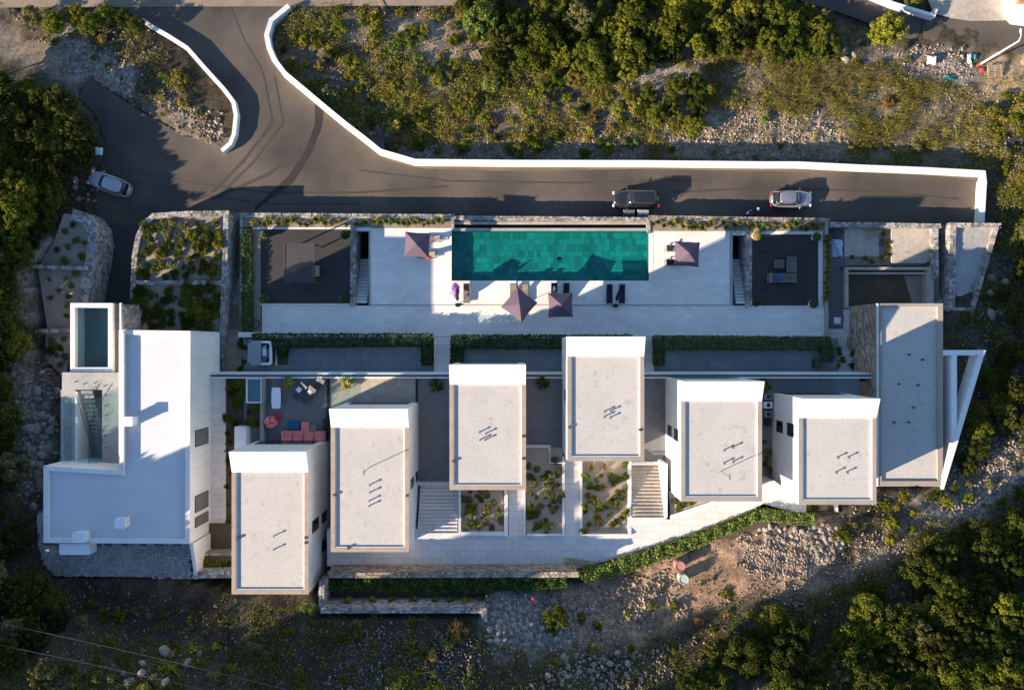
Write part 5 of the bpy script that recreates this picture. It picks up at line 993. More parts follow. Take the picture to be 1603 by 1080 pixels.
def shrub(X, Y, Z, r, mn, lab, grp, k=0, cat='shrub', name='shrub', hs_=1.0):
    o = link(name, BUSH[mn][k % 3]); o.location = (X, Y, Z-.1*r); o.rotation_euler = (0, 0, rng.uniform(0, 6.28)); o.scale = (r*rng.uniform(.85, 1.15), r*rng.uniform(.85, 1.15), r*hs_*rng.uniform(.8, 1.2)); return tag(o, lab, cat, grp)
def pts_in(poly, n, dmin, g):
    a = np.array(poly, float); lo, hi = a.min(0), a.max(0); out = []; tries = 0
    while len(out) < n and tries < n*60:
        tries += 1; p = g.uniform(lo, hi)
        if not inpoly(p[:1], p[1:], poly)[0]: continue
        if any((p[0]-o[0])**2+(p[1]-o[1])**2 < dmin*dmin for o in out): continue
        out.append((p[0], p[1]))
    return out
def pick(mix, g):
    names = list(mix); w = np.array([mix[n] for n in names], float); return names[g.choice(len(names), p=w/w.sum())]
CW_ = dict(leaf_deep='dark green', leaf_dark='dark green', leaf_mid='green', leaf_olive='olive', leaf_yellow='yellowish', leaf_rust='rusty', leaf_bright='bright green')
O1 = 'first second third fourth fifth sixth seventh eighth ninth tenth eleventh twelfth thirteenth fourteenth fifteenth sixteenth seventeenth eighteenth nineteenth'.split()
def ordinal(n): return O1[n-1] if n < 20 else 'twentieth' if n == 20 else 'twenty-'+O1[n-21] if n < 30 else 'thirtieth' if n == 30 else 'thirty-'+O1[n-31]
def places(P):                            # where each point stands: rows from the top, then from the left
    n = len(P); a = np.array(P); w, h = np.ptp(a[:, 0])+20, np.ptp(a[:, 1])+20; nr = max(1, round(math.sqrt(n*h/w)*.8)); out = [''] * n
    for ri, row in enumerate(np.array_split(np.argsort(a[:, 1]), nr)):
        for ci, k in enumerate(sorted(row, key=lambda k: a[k, 0])): out[k] = f', {ordinal(ci+1)} from left'+(f' in {ordinal(ri+1)} row' if nr > 1 else '')
    return out
def tree_zone(poly, n, dmin, r0, r1, mix, lab, grp, seed, hs_=(.85, 1.2)):
    g = np.random.default_rng(seed); P = pts_in(poly, n, dmin, g); pl = places(P)
    X, Y, Z = T([p[0] for p in P], [p[1] for p in P])
    for k in range(len(P)): mn = pick(mix, g); tree(X[k], Y[k], Z[k], g.uniform(r0, r1), g.uniform(*hs_), mn, CW_[mn]+' '+lab+pl[k], grp, int(g.integers(3)))
def shrub_zone(poly, n, dmin, r0, r1, mix, lab, grp, seed, zfix=None):
    g = np.random.default_rng(seed); P = pts_in(poly, n, dmin, g); pl = places(P)
    if zfix is None: X, Y, Z = T([p[0] for p in P], [p[1] for p in P])
    for k, (px, py) in enumerate(P):
        if zfix is not None: z = zfix(py) if callable(zfix) else zfix; x, y = W(px, py, z)
        else: x, y, z = X[k], Y[k], Z[k]
        mn = pick(mix, g); shrub(x, y, z, g.uniform(r0, r1)*(g.uniform(.7, 1.1)), mn, CW_[mn]+' '+lab+pl[k], grp, int(g.integers(3)), *(('garden shrub', 'garden_shrub') if zfix is not None else ()))
GD = dict(leaf_dark=5, leaf_mid=3); GM = dict(leaf_dark=2, leaf_mid=4, leaf_olive=1, leaf_yellow=.6); GY_ = dict(leaf_mid=3, leaf_yellow=2, leaf_rust=1.2, leaf_olive=1.5, leaf_bright=1)
# thicket above the road wall
tree_zone([(725,-25),(1205,-25),(1235,15),(1305,42),(1300,72),(1250,100),(1120,80),(1050,100),(1000,105),(930,130),(850,105),(790,120),(725,60)], 84, 22, 1.1, 1.9, dict(leaf_dark=4, leaf_mid=3, leaf_deep=2.5, leaf_olive=.6), 'tree in the thicket above road wall', 'trees of the thicket above the road wall', 1)
tree_zone([(800,90),(960,100),(950,140),(830,140)], 10, 20, .8, 1.2, GM, 'tree at the thicket lower fringe', 'fringe trees of the thicket', 2)
tree_zone([(1005,130),(1110,140),(1100,205),(1010,200)], 9, 22, .9, 1.4, GD, 'tree in the clump below the thicket', 'clump of trees below the thicket', 3)
X, Y, Z = T([755, 1375, 1270], [42, 58, 60])
tree(X[0], Y[0], Z[0], 2.0, 1.1, 'leaf_bright', 'light green rounded tree at the left end of the thicket', None, 0)
tree(X[1], Y[1], Z[1], 2.0, 1.1, 'leaf_mid', 'lone green tree beside the village road', None, 1)
tree(X[2], Y[2], Z[2], 1.8, 1.0, 'leaf_dark', 'dark tree with pale rocks beside it near the village road', None, 2)
X, Y, Z = T([1418, 1410], [2, -8]); tree(X[0], Y[0], -9.3, 1.2, .8, 'leaf_yellow', 'yellow-green bush behind the white kerb wall at the top edge', None, 1, 'bush')
shrub_zone([(445,15),(720,15),(790,130),(930,150),(1010,150),(1000,240),(640,243),(560,200),(480,140),(440,90)], 125, 14, .5, 1.1, dict(leaf_mid=4, leaf_dark=3, leaf_yellow=1.2, leaf_rust=.5, leaf_olive=1, leaf_bright=1), 'weedy shrub above the road wall', 'weedy shrubs above the road wall', 4)
shrub_zone([(1010,205),(1100,205),(1330,120),(1470,180),(1480,255),(1010,245)], 16, 22, .4, .8, GY_, 'low shrub on the dry grassy slope', 'low shrubs on the dry slope', 5)
shrub_zone([(1330,30),(1420,70),(1440,110),(1340,100)], 8, 15, .5, .9, GM, 'shrub on the village road verge', 'shrubs on the village road verge', 6)
shrub_zone([(1535,150),(1603,150),(1640,300),(1550,265)], 22, 15, .5, 1.0, GM, 'shrub right of the road wall end', 'shrubs right of the road wall end', 7)
# left side
tree_zone([(-40,120),(40,140),(120,175),(155,220),(140,262),(105,330),(60,390),(22,440),(40,520),(50,580),(0,620),(-40,620)], 50, 25, 1.2, 2.1, dict(leaf_deep=6, leaf_dark=3, leaf_mid=.7), 'tree on the left edge slope', 'trees on the left slope', 8, (.9, 1.3))
tree_zone([(35,30),(215,28),(225,52),(110,45),(45,45)], 7, 22, .9, 1.4, GM, 'tree atop the rocky road island', 'trees on the road island', 9)
shrub_zone([(30,30),(150,60),(220,70),(340,190),(300,200),(240,150),(130,100)], 16, 18, .3, .75, GY_, 'scrubby shrub on the rocky road island', 'shrubs on the road island', 10)
X, Y, Z = T([282, 95], [125, 232]); shrub(X[0], Y[0], Z[0], 1.1, 'leaf_yellow', 'yellow broom bush in the middle of the rocky road island', None, 1, 'bush', 'bush'); tree(X[1], Y[1], Z[1], 1.25, 1.1, 'leaf_yellow', 'olive-yellow rounded tree at left edge of the driveway slope', None, 2)
tree_zone([(-60,620),(30,640),(55,760),(45,880),(110,950),(60,1080),(-60,1080)], 34, 26, 1.1, 1.9, dict(leaf_deep=6, leaf_dark=2, leaf_olive=.6), 'tree left of the large house', 'trees left of the large house', 11)
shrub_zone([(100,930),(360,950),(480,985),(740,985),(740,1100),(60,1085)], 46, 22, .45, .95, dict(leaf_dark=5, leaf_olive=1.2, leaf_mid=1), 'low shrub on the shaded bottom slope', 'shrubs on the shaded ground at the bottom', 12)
X, Y, Z = T([716, 640, 558, 660], [988, 1025, 978, 978]); shrub(X[0], Y[0], Z[0], 1.25, 'leaf_rust', 'large rusty orange round bush below the planter wall', None, 0, 'bush', 'bush'); shrub(X[1]+2, Y[1], Z[1], .6, 'leaf_rust', 'small rusty bush left of the large orange one, lower down', None, 1, 'bush', 'bush'); shrub(X[2], Y[2], Z[2], .65, 'leaf_yellow', 'small yellow bush below the planter wall', None, 2, 'bush', 'bush')
X, Y, Z = T([487, 40], [950, 985]); shrub(X[0], Y[0], Z[0], .95, 'leaf_bright', 'bright green bush at the corner of the lowest villa', None, 0, 'bush', 'bush'); tree(X[1], Y[1], Z[1], 1.5, 1.0, 'leaf_olive', 'pale olive tree under the overhead cables at the left', None, 1)
# right and bottom right
tree_zone([(1075,1020),(1180,965),(1300,935),(1400,890),(1460,850),(1603,790),(1640,780),(1640,1090),(1050,1090)], 84, 25, 1.0, 1.9, dict(leaf_deep=6, leaf_dark=3, leaf_mid=.7, leaf_olive=1), 'tree in the bottom right wood', 'trees of the dark wood at the bottom right', 13)
tree_zone([(1585,310),(1640,290),(1640,680),(1560,680),(1500,760),(1505,640),(1550,500)], 30, 24, .8, 1.5, dict(leaf_deep=5, leaf_dark=2, leaf_olive=1), 'shrubby tree on the right edge slope', 'trees on the right edge slope', 14)
shrub_zone([(1376,770),(1480,768),(1600,690),(1640,780),(1460,850),(1330,880),(1310,840)], 24, 18, .4, .9, GM, 'shrub along the right footpath', 'shrubs along the footpath at the right', 15)
shrub_zone([(930,930),(1100,900),(1280,900),(1180,960),(1060,1020),(900,1070),(850,1040)], 18, 20, .3, .7, GY_, 'small shrub on the lower rubble slope', 'shrubs on the rubble slope', 16)
X, Y, Z = T([868], [965]); tree(X[0], Y[0], Z[0], 1.3, .8, 'leaf_dark', 'dark shrub growing in the grey boulder heap', None, 0, 'shrub')
# the wood on the rising hill beyond the lower left of the picture, one mass; it shades the ground there
g = np.random.default_rng(77); HV, HF = [], []; hn = 0; HB = [crown_arrays(300+k, 14, 75, .1, 1.05) for k in range(3)]
def hill_tree(x, y, top, r):
    global hn
    z = float(hz([x], [y])[0]); v_, f_ = HB[int(g.integers(3))]; a_ = g.uniform(0, 6.28); hh = max(1.5, top-z); v2 = np.c_[(v_[:, 0]*math.cos(a_)-v_[:, 1]*math.sin(a_))*r, (v_[:, 0]*math.sin(a_)+v_[:, 1]*math.cos(a_))*r, v_[:, 2]*hh/1.15]+np.array([x, y, z])
    HV.append(v2); HF.append(f_+hn); hn += len(v2)
for k in range(30):
    x, y = g.uniform(-70, -50), g.uniform(-16, 12); hill_tree(x, y, float(hz([x], [y])[0])+2.6, g.uniform(1.6, 2.4))
for k in range(44):
    y = -17.5-11.5*k/43; x = g.uniform(-56, -50); sd_ = -x-50; hill_tree(x, y, (9.0 if y > -19.5 else 10.6 if y > -21.5 else 12.6)+.36*sd_+g.uniform(-.4, .5), g.uniform(1.6, 2.3))
for k in range(60):
    x = g.uniform(-68, -50); y = g.uniform(-66, -40)+.466*(x+50); hill_tree(x, y, 20+.36*(-x-48)+g.uniform(0, 5), g.uniform(1.9, 2.4))
for k in range(75):
    x, y = g.uniform(-48, 5), g.uniform(-66, -45); hill_tree(x, y, float(hz([x], [y])[0])+g.uniform(6, 9), g.uniform(1.9, 2.9))
tag(link('hill_wood', np_mesh('hill_wood', np.concatenate(HV), np.concatenate(HF), 'leaf_dark')), 'dark wood on the hill beyond the lower left corner', 'wood', None, 'stuff')
# garden shrubs in beds
DUSK = dict(leaf_dark=4, leaf_mid=2, leaf_olive=2, leaf_bright=.7)
shrub_zone([(224,365),(240,345),(348,342),(342,432),(218,434)], 48, 11, .4, .85, DUSK, 'rounded shrub in the upper walled bed', 'shrubs in the upper walled bed', 20, zg-.2)
shrub_zone([(214,450),(342,450),(338,515),(212,515)], 36, 11, .55, 1.0, dict(leaf_dark=6, leaf_mid=1, leaf_bright=.3), 'rounded shrub in the lower walled bed', 'shrubs in the lower walled bed', 21, zg-.2)
shrub_zone([(88,350),(130,350),(135,410),(85,412)], 8, 12, .3, .6, DUSK, 'small shrub on upper sandy slope', 'shrubs on the upper sandy slope', 22, zg-.15)
shrub_zone([(72,428),(122,428),(108,505),(80,505)], 9, 12, .3, .6, DUSK, 'small shrub between thin walls', 'shrubs on the middle sandy slope', 23, zg)
shrub_zone([(70,525),(106,525),(104,580),(75,570)], 7, 12, .4, .8, DUSK, 'shrub left of the plunge pool', 'shrubs left of the plunge pool', 24, zg+.6)
BED = dict(leaf_bright=3, leaf_yellow=2.2, leaf_mid=2, leaf_rust=.35, leaf_olive=.7)
for poly, n, lab, sd_ in (([(726,768),(785,768),(785,829),(726,829)],26,'left',25),([(826,722),(877,722),(877,830),(826,830)],32,'middle',26),([(915,724),(980,724),(980,832),(915,832)],38,'right',27)):
    shrub_zone(poly, n, 7, .3, .6, BED, f'shrub in the {lab} villa garden bed', f'shrubs in the {lab} garden bed', sd_, slope_z)
shrub_zone([(1053,780),(1056,800),(1110,783),(1108,776)], 6, 9, .3, .5, BED, 'shrub in the small triangular bed', 'shrubs in the triangular bed', 28, zP)
shrub_zone([(1195,690),(1205,690),(1205,762),(1195,762)], 7, 8, .35, .55, BED, 'shrub in the gap between right villas', 'shrubs in the gap between right villas', 29, 0)
shrub_zone([(1255,792),(1300,792),(1300,805),(1265,800)], 4, 9, .3, .5, BED, 'shrub in the white planter', 'shrubs in the white planter', 30, 1.1)
shrub_zone([(356,595),(380,595),(379,665),(356,665)], 10, 8, .4, .7, GD, 'shrub left of the plunge tub', 'shrubs in the side bed', 31, -.1)
shrub_zone([(354,668),(366,668),(364,830),(354,830)], 10, 10, .3, .5, GD, 'small shrub beside the lowest villa', 'shrubs in the narrow bed', 32, -.1)
shrub_zone([(312,876),(364,876),(362,894),(310,894)], 8, 8, .35, .55, GD, 'shrub between two short stone walls', 'shrubs between the short stone walls', 33, 1.6)
shrub_zone([(388,636),(405,636),(405,664),(388,664)], 5, 8, .35, .55, dict(leaf_mid=1, leaf_dark=1), 'shrub below the plunge tub', 'shrubs in the tub planter', 34, .3)
shrub_zone([(1300,400),(1320,400),(1320,430),(1300,430),(1330,412),(1455,415),(1455,408)], 9, 9, .25, .45, dict(leaf_olive=2, leaf_mid=1), 'weed clump in the unfinished plot', 'weeds in the unfinished plot', 35, -4.6)
shrub_zone([(1378,360),(1393,360),(1393,410),(1378,410)], 5, 9, .35, .55, dict(leaf_olive=1, leaf_mid=1), 'weed clump between the concrete slabs', 'weeds between the slabs', 36, -4.65)
shrub_zone([(1305,545),(1345,545),(1345,585),(1308,585)], 6, 9, .35, .7, GD, 'shrub at the right hedge end', 'shrubs at the hedge end', 37, -3.3)
shrub_zone([(375,530),(388,530),(388,588),(375,588)], 6, 9, .35, .6, GD, 'shrub left of the hot tub', 'shrubs left of the hot tub', 38, -3.2)
# palms and pots
def palm_mesh(seed, m):
    g = np.random.default_rng(seed); V, Fc = [], []; n = 0
    for k in range(34):
        a = g.uniform(0, 6.28); L_ = g.uniform(.45, .85); e = g.uniform(.2, 1.1); pr = None
        for t in range(5):
            u = t/4; rr = L_*u; z = .55+math.sin(e)*L_*u*.7-.55*u*u; wd = .07*(1-u)*2.2+.012; c, s = math.cos(a), math.sin(a)
            p = [(c*rr-s*wd, s*rr+c*wd, z-.03), (c*rr, s*rr, z+.03), (c*rr+s*wd, s*rr-c*wd, z-.03)]; V += p
            if pr is not None: Fc += [(n-3, n-2, n+1, n), (n-2, n-1, n+2, n+1)]
            pr = p; n += 3
    return np_mesh('fronds', V, Fc, m)
PALM = {m_: palm_mesh(5+i, m_) for i, m_ in enumerate(('leaf_dark', 'leaf_yellow', 'leaf_mid'))}
for px, py, m_, lab in ((450,599,'leaf_yellow','yellowing potted palm above the dining table'),(541,600,'leaf_yellow','potted palm on the sunlit strip of the second terrace'),(683,604,'leaf_dark','dark potted palm left of the middle villa'),(850,600,'leaf_dark','dark potted palm right of the middle villa'),(1199,604,'leaf_dark','dark potted palm between the two right villas')):
    X, Y = W(px, py, .6); r = thing('potted_palm', lab, 'potted plant', (X, Y, 0)); mb = MB(); mb.cyl(X, Y, .01, .5, .2, .27, n=14); mb.build('pot', 'gutter_dark', r); f_ = link('fronds', PALM[m_], r); f_.location = (0, 0, .1)
BALL = {m_: np_mesh('ball', *crown_arrays(200, 1, 900, .045, 1.0, .0, (.46, .47)), m_) for m_ in ('leaf_hedge', 'leaf_yellow')}
for px, py, lab, m_ in ((414,367,'upper left','leaf_hedge'),(540,368,'upper right','leaf_hedge'),(413,467,'lower left','leaf_hedge'),(537,468,'lower right','leaf_hedge'),(1185,369,'upper left','leaf_yellow'),(1279,371,'upper right','leaf_hedge'),(1184,473,'lower left','leaf_hedge'),(1274,475.5,'lower right','leaf_hedge')):
    z_ = zD+.0; X, Y = W(px, py, zD+.6); which = 'pergola' if px < 700 else 'pallet sofa'; r = thing('potted_ball_shrub', f'clipped ball shrub in a pale pot, {lab} corner of the {which} terrace', 'potted plant', (X, Y, z_), 0, 'potted ball shrubs on the dark terraces')
    mb = MB(); mb.cyl(X-.06, Y-.0, z_-.005, z_+.5, .3, .42, n=16); mb.build('pot', 'white_plastic', r); b_ = link('ball', BALL[m_], r); s_ = 1.0; b_.location = (0, 0, .25)
# hedges: leaves over a box
def hedge(lab, polys, zb, h, m='leaf_hedge', dens=150, seed=0, name='hedge', cat='hedge', ls=.075, zf=None):
    g = np.random.default_rng(seed); Cc, Nn = [], []
    for poly in polys:
        w_ = wpoly(poly, zb+h); a = np.array(w_); lo, hi = a.min(0)-.1, a.max(0)+.1; n = int((hi[0]-lo[0])*(hi[1]-lo[1])*dens)
        P = g.uniform(lo, hi, (n, 2)); P = P[inpoly(P[:, 0]+.09*np.sin(P[:, 1]*7), P[:, 1]+.11*np.sin(P[:, 0]*2.9)*np.sin(P[:, 0]*.8), w_)]
        z = zb+h*(1+.16*np.sin(P[:, 0]*2.1)*np.sin(P[:, 1]*3.3+P[:, 0])+.10*np.sin(P[:, 0]*5.7))+g.uniform(-.22, .05, len(P))
        Cc.append(np.c_[P, z]); Nn.append(g.normal(size=(len(P), 3))*.6+np.array([0, 0, .8]))
        for i_ in range(len(w_)):           # side faces
            p0, p1 = np.array(w_[i_]), np.array(w_[(i_+1) % len(w_)]); ln = np.linalg.norm(p1-p0); k = int(ln*h*dens*.7); t = g.uniform(0, 1, (k, 1)); q_ = p0+(p1-p0)*t+g.normal(size=(k, 2))*.06
            Cc.append(np.c_[q_, zb+h*g.uniform(.05, 1, k)]); d = (p1-p0)/max(ln, .01); Nn.append(np.c_[np.tile([d[1], -d[0]], (k, 1)), np.full(k, .3)]+g.normal(size=(k, 3))*.5)
    c, n = np.concatenate(Cc), np.concatenate(Nn); me = np_mesh(name, *leaf_arrays(c, n, g.uniform(.7, 1.3, len(c))*ls, g), m); return tag(link(name, me), lab, cat)
hedge('long clipped hedge at the left between promenade and lower terrace', [[(395,523),(676,523),(676,541),(395,544)],[(660,541),(676,541),(676,571),(660,571)],[(432,543),(449,543),(447,560),(434,560)]], zL, .75, seed=1)
hedge('clipped hedge in the middle behind the topmost villa', [[(706,525),(990,525),(990,545),(706,545)],[(706,545),(724,545),(724,571),(706,571)]], zL, .75, seed=2)
hedge('long clipped hedge at the right of the lower terrace', [[(1024,526),(1300,528),(1305,547),(1024,547)],[(1024,547),(1040,547),(1040,571),(1024,571)],[(1285,545),(1307,545),(1305,565),(1292,565)]], zL, .75, seed=3)
hedge('bright green hedge slanting along the lower edge of the upper path', [[(905,892),(960,878),(1080,840),(1170,805),(1195,797),(1275,806),(1272,822),(1190,815),(1090,858),(970,900),(915,912)]], 2.2, .7, 'leaf_bright', 150, 4)
hedge('dark hedge below the brown stone wall', [[(508,903),(886,903),(886,920),(760,926),(508,924)]], 3.4, .9, 'leaf_hedge', 150, 5)
hedge('leafy climber strip beside the outer stairs', [[(379,360),(392,360),(393,520),(378,520)]], zD, .7, 'leaf_hedge', 140, 6)
# grasses in the roadside planters
def tuft_arrays(c, g, nb=14, h=.45, sp=.35, wd=.02):
    V, Fc = [], []; n = 0
    for k in range(nb):
        a = g.uniform(0, 6.28); s = g.uniform(.3, 1)*sp; hh = h*g.uniform(.6, 1.1); b = np.array([math.cos(a), math.sin(a), 0]); w_ = np.array([-b[1], b[0], 0])*wd; p0 = b*.05; p1 = b*s*.6+np.array([0, 0, hh*.8]); p2 = b*s*1.2+np.array([0, 0, hh*.75])
        V += [p0-w_, p0+w_, p1+w_, p1-w_, p2, p2]; Fc += [(n, n+1, n+2, n+3), (n+3, n+2, n+4, n+5)]; n += 6
    return np.array(V)+np.array(c), np.array(Fc)
TUFT = [np_mesh('grass_tuft', *tuft_arrays((0, 0, 0), np.random.default_rng(k), 40, .55, .5, .028), m_) for k, m_ in enumerate(('grass_green', 'leaf_yellow', 'leaf_bright'))]
g = np.random.default_rng(5)
for a_, b_, ya, yb, lab in ((392,545,343,353,'grassy plant in the planter above the left dark terrace'),(560,700,344,353,'grassy plant in the planter above the left pool deck'),(1025,1140,348,358,'grassy plant in the planter above the right pool deck'),(1150,1288,350,359,'grassy plant in the planter above the right dark terrace')):
    for px in np.arange(a_, b_, 7.5):
        X, Y = W(px+g.uniform(-3, 3), g.uniform(ya, yb), zD); o = link('planter_grass', TUFT[int(g.integers(3))]); s_ = g.uniform(.7, 1.25); o.location = (X, Y, zD+.03); o.scale = (s_, s_, s_); o.rotation_euler = (0, 0, g.uniform(0, 6)); tag(o, lab, 'grass plant', lab.replace('grassy plant', 'grassy plants'))
for py in np.arange(372, 476, 8):
    X, Y = W(1292+g.uniform(-2, 2), py, zD); o = link('planter_grass', TUFT[int(g.integers(2))]); o.location = (X, Y, zD+.05); tag(o, 'grassy plant in the strip right of the right dark terrace', 'grass plant', 'grassy plants right of the right dark terrace')
for px in (545, 581, 614, 649, 681, 707, 731, 752):
    X, Y = W(px, 941, 4.4); shrub(X, Y, 3.7, .5, 'leaf_yellow', ordinal((545, 581, 614, 649, 681, 707, 731, 752).index(px)+1)+' small upright plant from left in the row above the planter wall', 'row of plants above the planter wall', int(px) % 3, 'plant', 'young_plant', 3.8)
# ------------------------------------------------------------------ ground cover and stones nobody could count
def clumpy(X, Y): return np.sin(X*.55+1.7*np.sin(Y*.43))*np.sin(Y*.61+1.3*np.sin(X*.37))+.6*np.sin(X*1.7+np.sin(Y*1.3))*np.sin(Y*1.9+np.sin(X*1.1))
BARE = [[(90,905),(380,935),(400,1010),(150,1000)],[(755,930),(905,915),(1080,852),(1200,820),(1320,820),(1330,870),(1290,910),(1150,940),(1000,1010),(760,1015)],[(1040,165),(1330,185),(1330,250),(1040,250)],[(1000,95),(1100,110),(1060,160),(990,140)],[(620,225),(1000,215),(1000,250),(640,250)],
 [(1300,890),(1440,800),(1470,790),(1430,850),(1350,900),(1260,930),(1200,930)],[(1400,70),(1540,80),(1540,130),(1420,125)],[(600,25),(760,30),(760,110),(680,95),(600,75)],[(1480,560),(1603,520),(1603,760),(1480,820)],[(95,45),(210,110),(215,155),(150,140),(95,90)],[(1540,90),(1640,90),(1640,155),(1545,150)],[(20,560),(90,600),(90,740),(40,790)]]
def scatter(zlist, seed, clump=None):
    g = np.random.default_rng(seed); P, S = [], []
    for poly, n, s0, s1 in zlist:
        a = np.array(poly, float); lo, hi = a.min(0), a.max(0); p = g.uniform(lo, hi, (n*3, 2)); p = p[inpoly(p[:, 0]+11*np.sin(p[:, 1]*.13)+9*np.sin(p[:, 0]*.31+p[:, 1]*.2)+g.normal(size=len(p))*5, p[:, 1]+9*np.sin(p[:, 0]*.11)+6*np.sin(p[:, 1]*.37)+g.normal(size=len(p))*5, poly)][:n]; P.append(p); S.append(g.uniform(s0, s1, len(p))*g.uniform(.6, 1, len(p)))
    P, S = np.concatenate(P), np.concatenate(S); bad = inpoly(P[:, 0], P[:, 1], road_poly) | inpoly(P[:, 0], P[:, 1], site_poly) | inpoly(P[:, 0], P[:, 1], [(1180,-60),(1240,-2),(1330,25),(1420,62),(1500,72),(1660,88),(1660,-60)]); P, S = P[~bad], S[~bad]
    X, Y, Z = T(P[:, 0], P[:, 1])
    if clump is not None:                 # growth comes in patches; rubble and trodden ground stay bare
        k = clumpy(X, Y) > clump
        for b_ in BARE: k &= ~(inpoly(P[:, 0], P[:, 1], b_) & (g.uniform(0, 1, len(P)) < .85))
        X, Y, Z, S = X[k], Y[k], Z[k], S[k]
    return np.c_[X, Y, Z], S, g
NORTH = [(430,8),(760,10),(1330,60),(1530,120),(1640,120),(1640,310),(1545,268),(1250,254),(650,250),(560,205),(440,110)]
SOUTHR = [(760,930),(905,912),(1100,860),(1290,815),(1380,775),(1480,770),(1640,680),(1640,1110),(760,1110)]
LEFT = [(-60,110),(130,170),(165,230),(140,300),(110,340),(30,430),(60,560),(95,600),(95,720),(60,760),(55,860),(90,910),(360,940),(480,960),(500,970),(760,975),(760,1110),(-60,1110)]
RIGHT = [(1545,300),(1640,260),(1640,700),(1480,770),(1490,560),(1510,500),(1565,355)]
ISLE = [(0,15),(215,25),(345,225),(205,160),(140,118),(20,30)]
DRY = [(1200,110),(1330,95),(1470,130),(1480,190),(1470,235),(1330,230),(1200,190)]
def rocks(zlist, seed, name, m, lab, cat):
    P, S, g = scatter(zlist, seed); n = len(P); cube = np.array([(-1,-1,-1),(1,-1,-1),(1,1,-1),(-1,1,-1),(-.7,-.7,.8),(.7,-.7,.8),(.7,.7,.8),(-.7,.7,.8)])*.5
    V = cube[None]*S[:, None, None]*g.uniform(.6, 1.25, (n, 1, 3))*(1+g.uniform(-.22, .22, (n, 8, 3))); a = g.uniform(0, 6.28, n); ca, sa = np.cos(a)[:, None], np.sin(a)[:, None]
    V = np.stack([V[..., 0]*ca-V[..., 1]*sa, V[..., 0]*sa+V[..., 1]*ca, V[..., 2]*.8], -1)+P[:, None]+np.array([0, 0, .05])
    fq = np.array([(4,5,6,7),(0,1,5,4),(1,2,6,5),(2,3,7,6),(3,0,4,7)]); Fq = (fq[None]+np.arange(n)[:, None, None]*8).reshape(-1, 4)
    return tag(link(name, np_mesh(name, V.reshape(-1, 3), Fq, m)), lab, cat, None, 'stuff')
rocks([(NORTH,6500,.05,.18),([(1040,165),(1330,185),(1330,252),(1040,250)],1500,.06,.3),([(620,215),(1000,200),(1000,250),(640,250)],900,.08,.3),([(480,130),(560,200),(640,245),(620,205),(520,120)],300,.1,.4),([(1400,70),(1530,80),(1530,125),(1420,120)],350,.06,.26),
 (ISLE,500,.08,.25),([(95,45),(200,110),(215,155),(150,140),(95,90)],700,.08,.35),([(250,140),(350,200),(345,230),(300,200)],350,.08,.35)], 51, 'loose_stones', 'rubble_warm', 'loose pale limestone scattered over the upper slopes', 'stones')
rocks([(SOUTHR,3500,.05,.18),([(1150,850),(1310,820),(1320,860),(1260,905),(1180,905)],2400,.07,.26),([(900,930),(1060,890),(1080,960),(920,1010),(860,985)],900,.08,.34),([(755,938),(905,925),(930,965),(880,1020),(760,1010)],900,.1,.34),([(1470,760),(1603,690),(1603,760),(1480,820)],800,.08,.3),([(1180,920),(1440,800),(1460,830),(1250,960)],600,.06,.2),([(880,1020),(1060,1010),(1000,1090),(820,1090)],500,.1,.3)], 52, 'loose_stones', 'rubble_warm', 'pinkish limestone rubble over the lower right slope', 'stones')
rocks([(LEFT,2600,.05,.18),([(20,560),(95,600),(85,720),(60,800),(20,760)],500,.1,.5),(RIGHT,1800,.06,.25),([(560,985),(760,985),(760,1090),(500,1090)],900,.05,.2)], 53, 'loose_stones', 'rubble', 'loose stones on the shaded left, bottom and right slopes', 'stones')
def herb(zlist, seed, name, m, lab, per, ls, up=.7, clump=-.22):
    P, S, g = scatter(zlist, seed, clump); n = len(P); c = np.repeat(P, per, 0); s = np.repeat(S, per); d = g.normal(size=(len(c), 3)); d[:, 2] = np.abs(d[:, 2])*.7; c = c+d*s[:, None]*.45; nrm = d+g.normal(size=d.shape)*.5+np.array([0, 0, up])
    return tag(link(name, np_mesh(name, *leaf_arrays(c, nrm, np.clip(s*ls*g.uniform(.6, 1.3, len(s)), .02, .075), g, .8), m)), lab, 'undergrowth', None, 'stuff')
herb([(NORTH,8500,.3,.8),([(440,20),(720,20),(800,120),(960,150),(990,240),(650,240),(560,195),(450,95)],3000,.3,.8),(ISLE,300,.25,.55),(RIGHT,500,.25,.6)], 61, 'undergrowth', 'grass_green', 'low green weeds covering the slope above the road wall', 24, .14)
herb([(LEFT,6000,.3,.8),(RIGHT,2200,.3,.8),(SOUTHR,2600,.25,.6),(DRY,900,.3,.7),([(1380,830),(1640,740),(1640,1110),(1060,1110),(1060,1020),(1250,950)],2500,.3,.8)], 62, 'undergrowth', 'leaf_dark', 'low dark weeds covering the shaded slopes', 22, .14)
def grass(zlist, seed, name, m, lab, per=9, lean=(.5, -.15), clump=-.35):
    P, S, g = scatter(zlist, seed, clump); n = len(P)*per; b = np.repeat(P, per, 0)+np.c_[g.normal(size=(n, 2))*.12, np.zeros(n)]; s = np.repeat(S, per)*g.uniform(.5, 1.2, n); tip = b+np.c_[g.normal(size=(n, 2))*.28*s[:, None]*1.6+np.array(lean)*s[:, None], s]; wv = g.normal(size=(n, 3)); wv[:, 2] = 0; wv *= .018/np.maximum(np.linalg.norm(wv, axis=1, keepdims=True), .01)
    V = np.stack([b-wv, b+wv, tip], 1).reshape(-1, 3); return tag(link(name, np_mesh(name, V, np.arange(len(V)).reshape(-1, 3), m)), lab, 'grass', None, 'stuff')
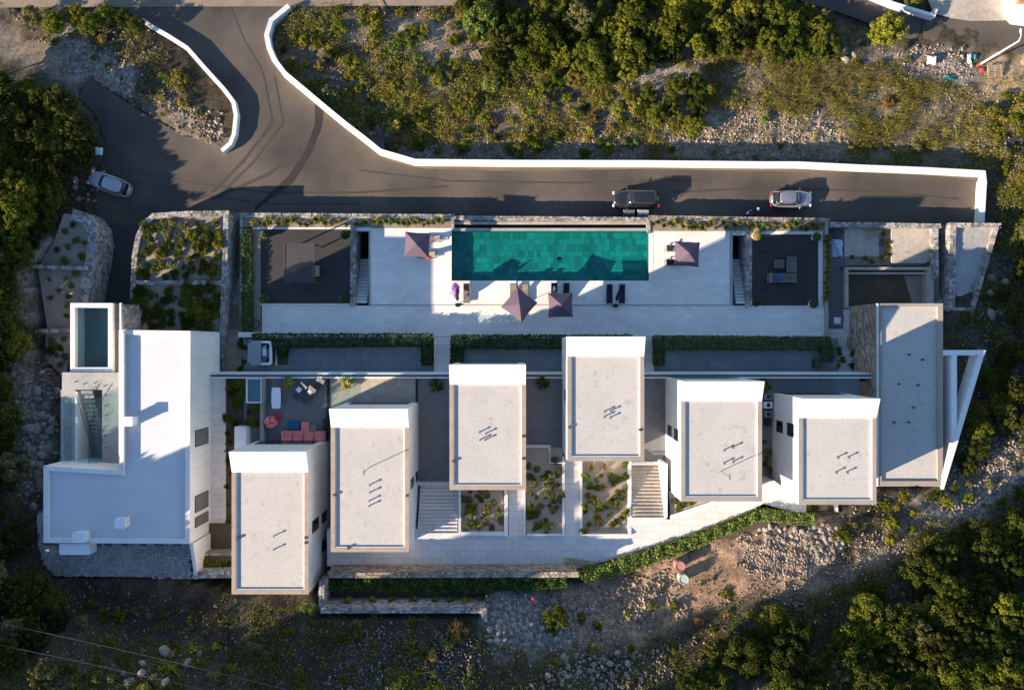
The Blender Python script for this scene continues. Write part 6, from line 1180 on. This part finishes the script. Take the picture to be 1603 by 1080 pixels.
grass([(DRY,2000,.35,.8),(NORTH,4200,.3,.75),([(1545,95),(1640,95),(1640,155),(1545,150)],250,.15,.3)], 71, 'dry_grass', 'grass_dry', 'dry yellow grass on the slope left of the street lamp')
grass([(NORTH,2600,.3,.65),(DRY,1800,.3,.7),(SOUTHR,1200,.25,.5),(ISLE,400,.3,.6),(RIGHT,700,.3,.6)], 72, 'green_grass', 'grass_green', 'green grass tufts growing over the slopes')
grass([(SOUTHR,900,.25,.5),(ISLE,350,.3,.6),(LEFT,500,.3,.5)], 73, 'dry_grass', 'grass_dry', 'thin dry grass on the lower slopes and road island')
# single boulders one can pick out
BM = []
for k in range(5):
    mb = MB(); mb.blob((0, 0, 0), (1, .85, .7), 40+k, .22, n=9, m=5); me = bpy.data.meshes.new('boulder'); me.from_pydata(mb.v, [], mb.f); me.materials.append(MAT['boulder']); BM.append(me)
def boulders(poly, n, dmin, s0, s1, lab, grp, seed):
    g = np.random.default_rng(seed); P = pts_in(poly, n, dmin, g); pl = places(P); X, Y, Z = T([p[0] for p in P], [p[1] for p in P])
    for k in range(len(P)):
        o = link('boulder', BM[int(g.integers(5))]); s = g.uniform(s0, s1); o.location = (X[k], Y[k], Z[k]+s*.15); o.scale = (s, s*g.uniform(.7, 1), s*.8); o.rotation_euler = (g.uniform(-.3, .3), g.uniform(-.3, .3), g.uniform(0, 6)); tag(o, lab+pl[k], 'boulder', grp)
boulders([(762,945),(900,935),(905,985),(850,1010),(765,1008)], 70, 9, .22, .42, 'grey boulder right of the planter wall', 'boulders right of the planter wall', 81)
boulders([(1170,822),(1310,825),(1320,850),(1300,880),(1210,840)], 45, 8, .2, .36, 'limestone boulder below the slanting hedge', 'boulders below the slanting hedge', 82)
boulders([(860,1030),(1000,1010),(980,1080),(850,1080)], 22, 11, .2, .42, 'grey boulder on the bottom middle slope', 'boulders at the bottom middle', 83)
boulders([(40,590),(85,620),(80,720),(55,800),(35,760)], 24, 12, .3, .7, 'pale rock outcrop left of the stair court', 'rocks left of the stair court', 84)
boulders([(1322,65),(1338,65),(1338,95),(1322,95)], 3, 9, .35, .55, 'pale boulder left of the lone roadside tree', 'pale boulders by the lone tree', 85)
boulders([(1470,70),(1528,80),(1520,115),(1470,110)], 12, 10, .12, .26, 'broken stone in the rubble heap by street lamp', 'rubble heap stones by street lamp', 86)
boulders([(140,235),(160,240),(150,335),(120,325),(110,300)], 14, 9, .2, .4, 'pale stone beside the pale car', 'stones beside the pale car', 87)
boulders([(1540,430),(1590,440),(1590,520),(1550,500)], 5, 14, .4, .7, 'pale rock right of the walled yard', 'rocks right of the walled yard', 88)
boulders([(95,75),(200,110),(190,140),(120,100)], 16, 10, .2, .38, 'pale stone on the rocky road island', 'stones on the road island', 89)
boulders([(240,1010),(320,1020),(310,1075),(120,1060)], 9, 14, .3, .6, 'pale rock under the overhead cables', 'rocks under the cables', 90)
